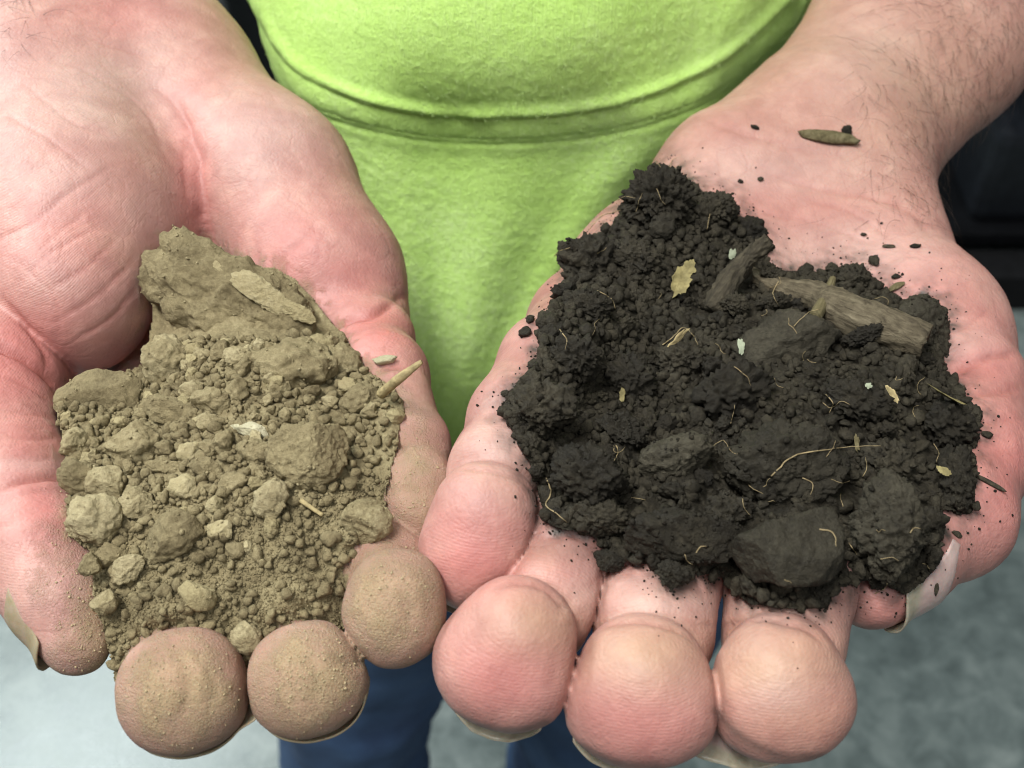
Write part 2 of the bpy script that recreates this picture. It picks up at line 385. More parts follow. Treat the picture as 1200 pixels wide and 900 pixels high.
# (points, half width px, depth mm, redness, swelling on the lower side mm)
CREASE = {
 'A': [([(0, 575), (30, 563), (60, 560), (84, 566)], 4, 0.75, .5, .5), ([(0, 590), (40, 578), (80, 580)], 3, .2, .1, 0),
       ([(-20, 396), (20, 412), (52, 432), (74, 458), (78, 480)], 6, 2.6, .9, .0), ([(74, 458), (82, 445), (96, 448)], 5, 1.0, .5, 0),
       ([(206, 118), (218, 146), (228, 182), (236, 222), (241, 262), (246, 312)], 5, 1.1, .6, 0), ([(216, 150), (232, 196), (240, 240), (248, 315)], 16, 1.5, .1, 0),
       ([(172, 96), (196, 112), (216, 142)], 6, .5, .3, 0), ([(214, 140), (216, 180), (222, 240)], 4, .25, .3, 0),
       ([(385, 386), (410, 374), (440, 367), (478, 345)], 5, 1.3, .6, .5), ([(326, 305), (346, 288), (366, 272)], 6, .6, .4, 0),
       ([(436, 442), (460, 430), (486, 432)], 4, .7, .3, .3), ([(452, 530), (480, 520), (514, 522)], 4, .45, .1, .3),
       ([(205, 760), (222, 800), (212, 850)], 9, .7, .1, 0), ([(236, 770), (252, 806), (244, 840)], 6, .4, .0, 0), ([(350, 760), (372, 790), (366, 830)], 8, .5, .0, 0), ([(392, 770), (414, 778), (428, 774)], 5, .8, .1, 0), ([(470, 680), (480, 716), (470, 750)], 7, .4, .0, 0), ([(186, 838), (206, 862), (210, 880)], 5, .6, .1, 0),
       ([(-10, 285), (40, 258), (80, 225), (128, 196)], 3, .35, .3, 0), ([(20, 330), (60, 296), (110, 268)], 2.5, .3, .3, 0),
       ([(50, 342), (95, 318), (140, 275)], 2.5, .3, .35, 0), ([(60, 378), (110, 350), (160, 300)], 2.5, .3, .3, 0),
       ([(30, 310), (70, 272), (118, 236)], 2, .22, .2, 0), ([(88, 398), (130, 372), (165, 330)], 2.5, .3, .3, 0),
       ([(0, 345), (24, 372), (44, 400), (66, 440)], 3, .5, .4, 0), ([(15, 300), (60, 345), (70, 400)], 2, .2, .2, 0),
       ([(0, 130), (60, 165), (110, 205)], 2.5, .25, .2, 0), ([(60, 70), (110, 88), (170, 130), (190, 175)], 3, .3, .2, 0),
       ([(30, 100), (80, 140), (130, 160)], 2, .2, .2, 0), ([(100, 40), (150, 62), (200, 66)], 3, .3, .15, 0),
       ([(0, 480), (36, 486), (72, 492)], 2.5, .25, .15, 0), ([(-5, 505), (30, 515), (74, 512)], 2.5, .25, .15, 0),
       ([(0, 440), (30, 452), (70, 478)], 2.5, .35, .3, 0), ([(5, 530), (40, 540), (78, 536)], 2, .2, .1, 0)],
 'B': [([(532, 548), (556, 549), (590, 556), (628, 574)], 3, .4, .15, 0), ([(536, 536), (590, 546), (626, 560)], 2.5, .2, .1, 0),
       ([(584, 692), (606, 682), (640, 692), (662, 712)], 3, .6, .25, 0), ([(606, 670), (650, 682), (690, 728)], 2, .10, .2, 0),
       ([(682, 752), (704, 735), (744, 728), (790, 736), (812, 748)], 3, .6, .25, 0), ([(696, 722), (745, 716), (800, 724), (836, 762)], 2, .10, .2, 0),
       ([(836, 748), (858, 732), (900, 726), (944, 738), (966, 752)], 3, .6, .25, 0), ([(850, 720), (900, 715), (956, 730), (986, 770)], 2, .10, .2, 0),
       ([(696, 684), (720, 664), (770, 656), (820, 668), (846, 690)], 5, .9, .5, .4), ([(640, 632), (672, 628), (704, 648)], 4, .7, .3, .3),
       ([(1094, 452), (1130, 432), (1160, 418), (1200, 414)], 4.5, .9, .5, 0), ([(1108, 470), (1150, 462), (1204, 456)], 4, .55, .35, 0),
       ([(1104, 388), (1130, 384), (1160, 362)], 3, .4, .3, 0), ([(1120, 500), (1160, 494), (1204, 490)], 3, .3, .2, 0), ([(1130, 535), (1200, 530)], 3, .2, .2, 0),
       ([(868, 226), (900, 250), (960, 262), (1030, 290)], 2.5, .3, .2, 0), ([(940, 235), (1000, 250), (1070, 300)], 2.5, .3, .2, 0),
       ([(900, 205), (960, 222), (1040, 236), (1090, 262)], 3.5, .45, .25, 0), ([(1010, 320), (1060, 300), (1110, 310)], 2, .2, .2, 0),
       ([(940, 285), (1000, 270), (1040, 262)], 2, .2, .15, 0), ([(1080, 250), (1082, 262), (1092, 276)], 6, .8, .2, 0), ([(1056, 340), (1100, 345), (1140, 330)], 2, .25, .2, 0),
       ([(830, 140), (880, 160), (950, 178), (1010, 184)], 4, .35, .1, 0)],
}
def blobs(px, py, items):
    o = np.zeros(len(px))
    for x, y, rx, ry, a in items: o = np.maximum(o, a * np.exp(-(((px - x) / rx) ** 2 + ((py - y) / ry) ** 2)))
    return o
RED = {
 'A': [(20, 420, 90, 60, .8), (40, 520, 60, 60, .55), (50, 600, 60, 50, .6), (225, 180, 26, 90, .5), (345, 300, 60, 60, .45), (440, 390, 50, 40, .75), (130, 20, 60, 30, .35), (60, 260, 120, 60, .35), (400, 330, 60, 50, .4), (215, 790, 30, 30, .3)],
 'B': [(556, 650, 60, 60, .6), (592, 790, 70, 70, .6), (752, 850, 80, 60, .5), (915, 850, 90, 60, .3), (655, 665, 50, 40, .3), (1180, 540, 60, 120, .7), (1150, 420, 70, 60, .55), (1060, 320, 120, 60, .4),
       (640, 330, 60, 90, .35), (760, 640, 90, 24, .55), (1030, 700, 60, 50, .55), (930, 240, 120, 40, .25), (1090, 640, 60, 60, .4), (640, 250, 60, 60, .2)]}
TAN = {
 'A': [(215, 810, 90, 90, .5), (360, 797, 80, 80, .5), (464, 712, 80, 80, .5), (490, 590, 60, 80, .4), (300, 60, 90, 50, .2)],
 'B': [(760, 765, 85, 45, 1.0), (905, 775, 85, 55, .95), (930, 830, 80, 60, .55), (628, 730, 70, 40, .8), (640, 650, 40, 24, .3), (760, 700, 80, 30, .3), (1080, 90, 180, 120, .55), (600, 540, 50, 50, .2)]}
PALE = {
 'A': [(110, 110, 110, 60, .45), (60, 210, 90, 40, .3), (300, 150, 90, 50, .35), (30, 545, 60, 10, .3), (170, 240, 50, 50, .2)],
 'B': [(690, 690, 36, 30, .25), (780, 708, 70, 20, .2), (925, 714, 70, 18, .2), (1020, 300, 110, 40, .45), (900, 200, 120, 30, .3), (915, 815, 40, 24, .25), (1130, 400, 50, 20, .4), (1010, 60, 80, 60, .3), (590, 520, 40, 30, .3)]}
DUST = {
 'A': [(215, 805, 104, 98, .95), (360, 797, 100, 90, 1.0), (464, 706, 84, 96, 1.0), (490, 570, 46, 95, .75), (112, 740, 46, 90, .85), (70, 800, 60, 50, .6), (80, 640, 44, 80, .45), (440, 470, 46, 30, .75), (40, 690, 60, 60, .28), (185, 420, 40, 40, .5), (350, 390, 60, 40, .4)],
 'B': []}
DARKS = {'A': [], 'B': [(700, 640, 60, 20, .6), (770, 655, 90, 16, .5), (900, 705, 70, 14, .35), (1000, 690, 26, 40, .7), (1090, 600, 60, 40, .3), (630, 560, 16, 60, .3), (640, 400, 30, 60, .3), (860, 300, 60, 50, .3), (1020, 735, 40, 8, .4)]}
CORES = {'A': [(30, 620), (215, 770), (352, 765), (455, 680), (486, 560)], 'B': [(576, 590), (622, 735), (762, 765), (920, 768), (1062, 665)]}
OUT_A = [(186, 284), (222, 286), (290, 306), (338, 322), (392, 378), (432, 432), (470, 462), (466, 520), (452, 580), (452, 640), (430, 690), (420, 742), (380, 770), (300, 775), (292, 800), (200, 820), (140, 806), (122, 742), (106, 690), (104, 650), (78, 620), (80, 560), (70, 505), (68, 474), (108, 446), (166, 428), (176, 372), (174, 320)]
OUT_B = [(772, 194), (800, 206), (832, 226), (858, 236), (872, 262), (900, 285), (905, 312), (960, 318), (1000, 308), (1030, 330), (1060, 350), (1090, 346), (1112, 374), (1108, 430), (1146, 480), (1146, 520), (1140, 600), (1106, 600), (1102, 660), (1060, 696), (1030, 680), (984, 690), (960, 712), (880, 708), (850, 680), (812, 676), (790, 688), (768, 668), (720, 652), (690, 628), (640, 612), (628, 560), (600, 510), (588, 478), (606, 450), (630, 420), (632, 380), (656, 345), (662, 290), (690, 280), (716, 262), (728, 240), (750, 222)]
def finish_hand(v, quads, key):
    n = normals(v, quads)
    view = -v / np.linalg.norm(v, axis=1, keepdims=True)
    front = np.clip(((n * view).sum(1) + 0.1) / 0.5, 0, 1)
    px, py, d = project(v); mmpx = K * d
    disp = np.zeros(len(v)); cr = np.zeros(len(v))
    wob = 3.0 * perlin(v * 0.22, 5); wob2 = 3.0 * perlin(v * 0.22, 9)
    for pts, w, dep, red, sw in CREASE[key]:
        L = curve(pts); sel = np.where((front > 0) & (px > L[:, 0].min() - 40) & (px < L[:, 0].max() + 40) & (py > L[:, 1].min() - 40) & (py < L[:, 1].max() + 40))[0]
        if not len(sel): continue
        dd, side = poly_dist(px[sel] + wob[sel], py[sel] + wob2[sel], L)
        # fade at the ends of the line
        e = np.minimum(np.hypot(px[sel] - L[0, 0], py[sel] - L[0, 1]), np.hypot(px[sel] - L[-1, 0], py[sel] - L[-1, 1]))
        fade = 0.25 + 0.75 * np.clip(e / 22, 0, 1)
        gk = np.exp(-(dd / w) ** 1.6) * fade * front[sel]
        disp[sel] -= dep * gk * front[sel]
        if sw: disp[sel] += sw * np.where(side > 0, np.exp(-((dd - 6.0 * w) / (6.0 * w)) ** 2) * np.clip(dd / (1.5 * w), 0, 1), .15 * np.exp(-((dd - 4 * w) / (4 * w)) ** 2)) * (fade - .25) * 1.33 * front[sel] ** 2
        cr[sel] = np.maximum(cr[sel], red * np.exp(-(dd / (w * 0.9)) ** 2) * fade * front[sel])
    disp += 0.22 * fbm(v * 0.11, 3, 3) + 0.05 * fbm(v * 0.6, 3, 31)
    v2 = v + n * disp[:, None]
    A = dict(crease=np.clip(cr, 0, 1))
    jit = 1 + 0.35 * fbm(v * 0.09, 3, 21)
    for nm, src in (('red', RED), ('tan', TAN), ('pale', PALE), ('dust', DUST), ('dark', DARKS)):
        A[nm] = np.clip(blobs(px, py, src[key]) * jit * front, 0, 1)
    OL = curve((OUT_A if key == 'A' else OUT_B) + [(OUT_A if key == 'A' else OUT_B)[0]], 4); od, _ = poly_dist(px, py, OL)
    nz = np.clip(fbm(v * .35, 3, 81) + .45, 0, 1)
    if key == 'A':
        A['dust'] = np.clip(np.maximum(blobs(px, py, DUST['A']) * jit * np.clip(front + .45, 0, 1), .8 * np.exp(-(od / 18) ** 2) * nz), 0, 1)
    else:
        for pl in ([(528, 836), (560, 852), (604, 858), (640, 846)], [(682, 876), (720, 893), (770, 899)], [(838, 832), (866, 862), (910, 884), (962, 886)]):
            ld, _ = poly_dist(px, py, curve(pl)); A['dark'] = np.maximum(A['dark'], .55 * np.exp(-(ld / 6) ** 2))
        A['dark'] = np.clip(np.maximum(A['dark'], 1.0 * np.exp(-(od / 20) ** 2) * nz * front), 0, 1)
    # friction ridges: loops round each pad's core, slanting lines over the palm
    ph = (0.55 * px + 0.9 * py) * mmpx * 1.0 + 2.5 * perlin(v * 0.07, 41); rm = (0.16 + .20 * np.exp(-(((px - 70) / 110) ** 2 + ((py - 310) / 110) ** 2))) * np.clip(1 - (py < 130) * .6, 0, 1)
    rm = np.where((d > 250) & (px > 800), .12, rm)
    dist = np.stack([np.hypot((px - cx) * mmpx, (py - cy) * mmpx) for cx, cy in CORES[key]], 1)
    near = dist.argmin(1); ds = np.sort(dist, 1); cc = np.array(CORES[key], float)[near]
    tip = (ds[:, 0] < 17) & (d < 226)
    dx, dy = (px - cc[:, 0]) * mmpx, (py - cc[:, 1]) * mmpx
    rr = np.sqrt((dx * (1 + .02 * dx)) ** 2 * 0.5 + dy * dy + 2.0)
    core = np.clip((np.hypot(dx, dy) - 1.5) / 5, .15, 1)
    seam = core * np.clip(np.abs(ds[:, 0] - 17) / 3, 0, 1) * np.clip((ds[:, 1] - ds[:, 0]) / 3, 0, 1)
    ph = np.where(tip, rr, ph); rm = np.where(tip, .22, rm) * np.where(d < 232, seam, 1)
    A['smooth'] = np.clip((17 - ds[:, 0]) / 4, 0, 1) * (d < 226)
    A['ridge'] = ph; A['rmask'] = rm * front
    return v2, A

# ================================================================ THE SETTING
def floor_material():
    m, t, b = new_mat('concrete'); g = N(t); P = g.pos()
    a = g.noise(P, 5, 6, 0.6, 0.3); c = g.noise(P, 26, 5, 0.65, 0.5); f = g.noise(P, 220, 4)
    v = g.math('ADD', g.math('MULTIPLY', a, 0.45), g.math('MULTIPLY', c, 0.6))
    col = g.ramp(v, [(0.34, (0.09, 0.113, 0.110)), (0.50, (0.17, 0.205, 0.198)), (0.68, (0.29, 0.33, 0.315))])
    col = g.mix(0.25, col, g.ramp(f, [(0.3, (0.35,) * 3), (0.7, (0.65,) * 3)]), 'OVERLAY')
    g.link(col, b.inputs['Base Color']); g.link(g.math('ADD', g.math('MULTIPLY', c, 0.25), 0.16), b.inputs['Roughness'])
    g.link(g.bump(f, 0.0006, 0.5), b.inputs['Normal']); return m
M_FLOOR = floor_material()
bm = bmesh.new(); bmesh.ops.create_grid(bm, x_segments=24, y_segments=24, size=12)
for v in bm.verts: v.co.z = 0.0
me = bpy.data.meshes.new('floor'); bm.to_mesh(me); bm.free()
add('floor', me, M_FLOOR, kind='structure')

def box_bm(bm, lo, hi, bev=0.004):
    r = bmesh.ops.create_cube(bm, size=1); lo = Vector(lo); hi = Vector(hi)
    for v in r['verts']: v.co = Vector([(lo[i] + hi[i]) / 2 + v.co[i] * (hi[i] - lo[i]) for i in range(3)])
    if bev:
        es = list({e for v in r['verts'] for e in v.link_edges})
        bmesh.ops.bevel(bm, geom=es, offset=bev, segments=2, affect='EDGES', profile=0.6)
def box_me(name, *boxes, bev=0.004):
    bm = bmesh.new()
    for lo, hi in boxes: box_bm(bm, lo, hi, bev)
    me = bpy.data.meshes.new(name); bm.to_mesh(me); bm.free(); return me
def tube(path, radii, seg=10, cap=True):
    P_ = np.array(path, float); n = len(P_); T = np.gradient(P_, axis=0); T /= np.linalg.norm(T, axis=1, keepdims=True)
    ref = np.array([0.31, 0.22, 0.92]); ref = ref if abs(T[0] @ ref) < 0.9 else np.array([1.0, 0, 0])
    v = []; u = np.cross(T[0], ref); u /= np.linalg.norm(u)
    for i in range(n):
        u = u - T[i] * (u @ T[i]); u /= np.linalg.norm(u); w = np.cross(T[i], u)
        an = np.arange(seg) / seg * 2 * math.pi
        v.append(P_[i] + radii[i] * (np.cos(an)[:, None] * u + np.sin(an)[:, None] * w))
    v = np.concatenate(v); q = []
    for i in range(n - 1):
        k = np.arange(seg); q.append(np.stack([i * seg + k, i * seg + (k + 1) % seg, (i + 1) * seg + (k + 1) % seg, (i + 1) * seg + k], 1))
    q = np.concatenate(q); t = np.zeros((0, 3), int)
    if cap:
        v = np.vstack([v, P_[0], P_[-1]]); k = np.arange(seg); a, b = n * seg, n * seg + 1
        t = np.vstack([np.stack([np.full(seg, a), (k + 1) % seg, k], 1), np.stack([np.full(seg, b), (n - 1) * seg + k, (n - 1) * seg + (k + 1) % seg], 1)])
    return v, q, t
def join(parts):                      # parts of (v, quads, tris) -> one
    V, Q, T, o = [], [], [], 0
    for v, q, t in parts:
        V.append(v); o_ = o; o += len(v)
        if len(q): Q.append(q + o_)
        if len(t): T.append(t + o_)
    return np.concatenate(V), (np.concatenate(Q) if Q else np.zeros((0, 4), int)), (np.concatenate(T) if T else np.zeros((0, 3), int))

# dark equipment on the floor behind the person
M_BLACK = plain('black_paint', (0.006, 0.0065, 0.008), 0.45, 0.3)
M_RUBBER = plain('black_rubber', (0.008, 0.008, 0.009), 0.8, 0.2)
M_BIN = plain('grey_blue_plastic', (0.010, 0.012, 0.016), 0.45, 0.4)
M_STEEL = plain('dull_steel', (0.20, 0.21, 0.22), 0.4, 0.5, 0.8)
M_BLUE = plain('blue_plastic', (0.012, 0.02, 0.07), 0.4, 0.4)
loc = Vector((0.95, 1.50, 0))
rack = empty('storage_rack', loc, 'black low storage rack on casters standing beyond the hairy forearm', 'rack')
def rk(name, me, mat, parent=rack): return add(name, me, mat, parent)
def shift(me, l): rebase(me, l); return me
for z0 in (0.06, 0.42, 0.80): rk('shelf', shift(box_me('shelf', ((0.60, 1.32, z0), (1.75, 1.85, z0 + 0.025))), loc), M_BLACK)
for x in (0.58, 1.73):
    for y in (1.30, 1.83): rk('post', shift(box_me('post', ((x, y, 0.05), (x + 0.035, y + 0.035, 0.95))), loc), M_BLACK)
rk('back_panel', shift(box_me('back_panel', ((0.62, 1.87, 0.07), (1.73, 1.88, 0.9))), loc), M_BLACK)
for x in (0.60, 1.73):
    for y in (1.33, 1.83):
        v, q, t = tube([(x - .012, y, .028), (x + .012, y, .028)], [.026, .026], 16); rk('caster', shift(mesh_arrays('caster', v, [q, t], False), loc), M_RUBBER)
b_ = add('storage_bin', box_me('storage_bin', ((0.70, 1.34, 0.088), (1.08, 1.72, 0.255)), bev=0.02), M_BIN, label='slate grey plastic bin on the bottom shelf of the black rack', category='bin')
b_ = add('storage_box', box_me('storage_box', ((1.16, 1.36, 0.088), (1.55, 1.75, 0.20)), bev=0.015), M_BLUE, label='dark blue box on the bottom shelf beside the slate bin', category='box')
rk('toe_kick', shift(box_me('toe_kick', ((0.58, 1.24, 0.0), (1.77, 1.30, 0.07))), loc), M_RUBBER)  # dark strip standing in for the shadow beneath the rack
loc = Vector((-0.62, 1.75, 0))
ch = empty('equipment_cart', loc, 'black cart with a thin grey handle tube behind the green sweatshirt', 'cart')
add('case', shift(box_me('case', ((-1.35, 1.35, 0.07), (-0.05, 2.15, 0.62)), bev=0.03), loc), M_BLACK, ch)
add('tray', shift(box_me('tray', ((-1.32, 1.38, 0.622), (-0.08, 2.12, 0.66)), bev=0.01), loc), M_RUBBER, ch)
v, q, t = tube([(-0.52, 1.33, 0.18), (-0.47, 1.30, 0.20), (-0.36, 1.29, 0.26), (-0.35, 1.29, 0.34), (-0.37, 1.29, 0.60), (-0.37, 1.33, 0.64)], [0.009] * 6, 10)
add('handle', shift(mesh_arrays('handle', v, [q, t]), loc), M_STEEL, ch)
for x in (-1.25, -0.15):
    for y in (1.45, 2.05):
        v, q, t = tube([(x - .02, y, .036), (x + .02, y, .036)], [.036, .036], 18); add('wheel', shift(mesh_arrays('wheel', v, [q, t], False), loc), M_RUBBER, ch)

# ================================================================ THE PERSON
PLOC = Vector((0.03, 0.39, 0.0))
person = empty('person', PLOC, 'person in a lime green sweatshirt and blue jeans holding soil in two open hands', 'person')
# torso and upper arms, coarse, hidden inside the clothes
def w2l(p): return (np.asarray(p, float) - RMn[:3, 3]) @ RMn[:3, :3] * 1000
Gt = Grid(w2l((0, 0.4, 1.1)) - 460, w2l((0, 0.4, 1.1)) + 460, 7)
def tb(p, q, r1, r2, k=40, flat=None): Gt.cone(w2l(p), w2l(q), r1, r2, k, flat=flat)
tb((0.02, 0.42, 1.02), (0.03, 0.44, 1.30), 55, 70); tb((-0.04, 0.43, 1.34), (0.12, 0.43, 1.34), 75, 75); tb((0.05, 0.41, 1.38), (0.05, 0.40, 1.46), 62, 56)
elbA = np.array(at(62, -45, 330)) + 1.55 * (at(-130, -330, 410) - at(62, -45, 330)); elbB = np.array(at(960, 185, 318)) + 1.27 * (at(1300, -210, 400) - at(960, 185, 318))
for el, st, sx in ((elbA, at(-40, -190, 370), -0.13), (elbB, at(1180, -80, 372), 0.24)):
    Gt.cone(st, el, 32, 46, 10); Gt.cone(el, w2l((sx, 0.41, 1.38)), 48, 60, 30)
vt, tt_, qt = Gt.mesh()
parts = []; attrs = []
handmesh = {}
for (v, t, q), key in zip(hands, 'AB'):
    v2, A = finish_hand(v, [f for f in (t, q) if len(f)], key)
    parts.append((to_world(v2), q, t)); attrs.append(A); handmesh[key] = (v2, q, t)
parts.append((to_world(vt), qt, tt_)); attrs.append({})
v, q, t = join(parts); me = mesh_arrays('body', v, [q, t])
for nm in ('red', 'tan', 'crease', 'pale', 'dust', 'dark', 'ridge', 'rmask', 'smooth'):
    attr(me, nm, np.concatenate([a.get(nm, np.zeros(len(p_[0]))) for a, p_ in zip(attrs, parts)]))
rebase(me, PLOC)
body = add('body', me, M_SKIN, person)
def bvh(v, q, t):
    return BVHTree.FromPolygons([Vector(p) for p in v], [tuple(f) for f in q] + [tuple(f) for f in t])
BV = {k: bvh(*handmesh[k]) for k in 'AB'}
def hit(bv, px, py):
    dr = Vector(at(px, py, 1000)).normalized(); h = bv.ray_cast(Vector((0, 0, 0)), dr)
    return (None, None) if h[0] is None else (np.array(h[0]), np.array(h[1]))
print('body', time.time() - T0)

# fingernails
def nail_material():
    m, t, b = new_mat('fingernail'); g = N(t); P = g.pos()
    e = g.attr('tip'); n_ = g.noise(P, 500, 4); d = g.attr('dirt')
    col = g.mix(e, g.ramp(n_, [(0.3, (0.40, 0.29, 0.27)), (0.7, (0.50, 0.38, 0.35))]), g.ramp(n_, [(0.3, (0.25, 0.225, 0.16)), (0.7, (0.40, 0.37, 0.29))]))
    col = g.mix(g.math('MULTIPLY', d, g.math('ADD', n_, 0.35), True), col, (0.25, 0.2, 0.115))
    g.link(col, b.inputs['Base Color']); b.inputs['Subsurface Weight'].default_value = 0.2; b.inputs['Subsurface Scale'].default_value = 0.001
    g.link(g.math('ADD', g.math('MULTIPLY', d, 0.5), 0.3, True), b.inputs['Roughness']); b.inputs['Specular IOR Level'].default_value = 0.5
    w = g.noise(P, 900, 3); g.link(g.bump(w, 0.0002, 0.5), b.inputs['Normal']); return m
M_NAIL = nail_material()
def nail(c, ax, nr, R, half, L, T, dirt=0.0, th=0.45, point=1.4, cap=-1.0, lift=.35, bv=None, label=None):
    """curved plate over the back of a fingertip: c = centre of the tip ball, ax = towards the free edge, nr = out of the nail"""
    ax = np.asarray(ax, float); ax /= np.linalg.norm(ax); nr = np.asarray(nr, float); nr -= ax * (nr @ ax); nr /= np.linalg.norm(nr); sd = np.cross(ax, nr)
    nu, nv = 33, 25; a = np.linspace(-half, half, nu); s_ = np.linspace(0, 1, nv)
    rf = np.zeros((nv, nu)); Y = np.zeros((nv, nu))       # radius of the flesh under the plate
    for j in range(nv):
        for i in range(nu):
            w = a[i] / half
            Y[j, i] = -L + s_[j] * (L + T) - (abs(w) ** 2.6) * point * s_[j] + (w * w) * 2.2 * (1 - s_[j]) ** 2 + .06 * s_[j] ** 6 * math.sin(i * .9 + c[0])
            dr = math.sin(a[i]) * sd + math.cos(a[i]) * nr; p0 = c + ax * min(Y[j, i], cap)
            h = bv.ray_cast(Vector(p0 + dr * R * 1.7), Vector(-dr)); r_ = np.linalg.norm(np.array(h[0]) - p0) if h[0] is not None else R
            rf[j, i] = r_ if .6 * R < r_ < 1.5 * R else R
    for _ in range(6):
        g_ = np.pad(rf, 1, mode='edge'); rf = (g_[1:-1, 1:-1] * 2 + g_[:-2, 1:-1] + g_[2:, 1:-1] + g_[1:-1, :-2] + g_[1:-1, 2:]) / 6
    V = []; tipw = []
    for layer in (0, 1):
        for j in range(nv):
            for i in range(nu):
                w = a[i] / half; y = Y[j, i]; ov = max(y - cap, 0)
                r = rf[j, i] + lift * min(1, s_[j] * 3) * (1 - .5 * w * w) - 0.022 * ov ** 2 - layer * th * (1 - .35 * s_[j])
                V.append(c + ax * y + r * (math.sin(a[i]) * sd + math.cos(a[i]) * nr)); tipw.append(min(1, max(0, (s_[j] - 0.80 + .07 * w * w) / 0.06)))
    q = []; n0 = nu * nv
    for j in range(nv - 1):
        for i in range(nu - 1):
            k = j * nu + i; q += [(k, k + 1, k + nu + 1, k + nu), (n0 + k, n0 + k + nu, n0 + k + nu + 1, n0 + k + 1)]
    for i in range(nu - 1):
        for j, fl in ((0, 0), (nv - 1, 1)):
            k = j * nu + i; f = (k, n0 + k, n0 + k + 1, k + 1); q.append(f if not fl else f[::-1])
    for j in range(nv - 1):
        for i, fl in ((0, 1), (nu - 1, 0)):
            k = j * nu + i; f = (k, n0 + k, n0 + k + nu, k + nu); q.append(f if not fl else f[::-1])
    me = mesh_arrays('fingernail', to_world(np.array(V)), [np.array(q)]); attr(me, 'tip', tipw); attr(me, 'dirt', np.full(len(V), dirt)); rebase(me, PLOC)
    o = add('fingernail', me, M_NAIL, body)
    if label: o['label'] = label
# (photo point, distance, radius px), axis, out of the nail, half angle, length back, reach of the free edge, dirt
NAILS = [
 ((553, 640, 202, 56), (-.20, -.82, .35), (-.15, -.72, -.70), 0.85, 6, 10.6, 0.0, 3.0, 4.0, .8, 'B', None),
 ((596, 768, 190, 80), (-.25, -.82, .30), (-.12, -.80, -.60), .95, 3, 13.0, 0.1, 3.4, 5.0, .9, 'B', 'nail with a grey free edge and dirt under it'),
 ((752, 808, 189, 84), (-.15, -.82, .30), (-.20, -.80, -.60), .95, 3, 13.0, 0.1, 3.4, 5.0, 1.2, 'B', None),
 ((914, 806, 189, 80), (-.16, -.80, .30), (-.52, -.74, -.42), 1.0, 2, 13.2, 0.15, 3.0, 5.0, 1.3, 'B', None),
 ((1024, 686, 210, 50), (-.61, -.61, .50), (.50, -.66, .40), .95, 14, 4.6, 0.05, 2.6, 1.5, .35, 'B', 'broad glossy thumbnail with ragged cuticle'),
 ((213, 807, 190, 74), (.06, -.34, .94), (.24, -.93, -.2), 1.1, 9, 5.2, 0.9, 1.0, -1.0, 1.2, 'A', 'nail coated in tan dust'),
 ((360, 794, 190, 66), (.10, -.32, .94), (.34, -.90, -.2), 1.1, 9, 5.2, 0.9, 1.0, -1.0, 1.2, 'A', 'nail coated in tan dust'),
 ((463, 710, 193, 56), (.15, -.34, .92), (.55, -.80, -.2), 1.1, 8, 4.6, 0.8, 1.0, -1.0, 1.1, 'A', 'nail coated in tan dust'),
 ((490, 606, 207, 42), (.1, -.85, .3), (.25, -.35, -.9), 1.0, 7, 6.5, 0.4, 1.4, 0.0, .3, 'A', None),
 ((84, 736, 200, 48), (.39, -.80, .45), (-.76, -.50, .38), .80, 14, 5.0, 1.0, 2.2, 1.5, .12, 'A', 'long dull thumbnail edged with tan soil'),
]
for (px, py, d, r), ax, nr, half, L, T, dirt, pt, fl, lf, hk, lab in NAILS:
    nail(at(px, py, d), ax, nr, r * K * d, half, L, T, dirt, point=pt, cap=fl, lift=lf, bv=BV[hk], label=lab)

# sweatshirt
def fleece():
    m, t, b = new_mat('lime_fleece'); g = N(t); P = g.pos()
    big = g.noise(P, 22, 4, 0.6); pill = g.noise(P, 760, 5, 0.72); fz = g.noise(P, 1300, 4, 0.75)
    w1 = g.n('ShaderNodeTexWave', wave_type='BANDS', bands_direction='X'); w1.inputs['Scale'].default_value = 330; w1.inputs['Distortion'].default_value = 1.2; w1.inputs['Detail'].default_value = 2; g.link(P, w1.inputs['Vector'])
    col = g.ramp(g.math('ADD', g.math('MULTIPLY', big, 0.5), g.math('MULTIPLY', pill, 0.5)), [(0.34, (0.46, 0.73, 0.15)), (0.52, (0.57, 0.85, 0.23)), (0.68, (0.69, 0.92, 0.38))])
    col = g.mix(g.math('MULTIPLY', g.math('SUBTRACT', fz, 0.60), 3.0, True), col, (0.62, 0.80, 0.36))
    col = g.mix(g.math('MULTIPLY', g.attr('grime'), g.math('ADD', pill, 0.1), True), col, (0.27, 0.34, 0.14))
    g.link(col, b.inputs['Base Color']); b.inputs['Roughness'].default_value = 0.95; b.inputs['Specular IOR Level'].default_value = 0.15
    b.inputs['Sheen Weight'].default_value = 0.25; b.inputs['Sheen Roughness'].default_value = 0.5; b.inputs['Sheen Tint'].default_value = (0.75, 1, 0.5, 1)
    n1 = g.bump(w1.outputs['Fac'], 0.00018, 0.5); n2 = g.bump(pill, 0.0008, 0.6, n1); n3 = g.bump(fz, 0.0009, 0.8, n2)
    g.link(n3, b.inputs['Normal']); return m
M_SHIRT = fleece()
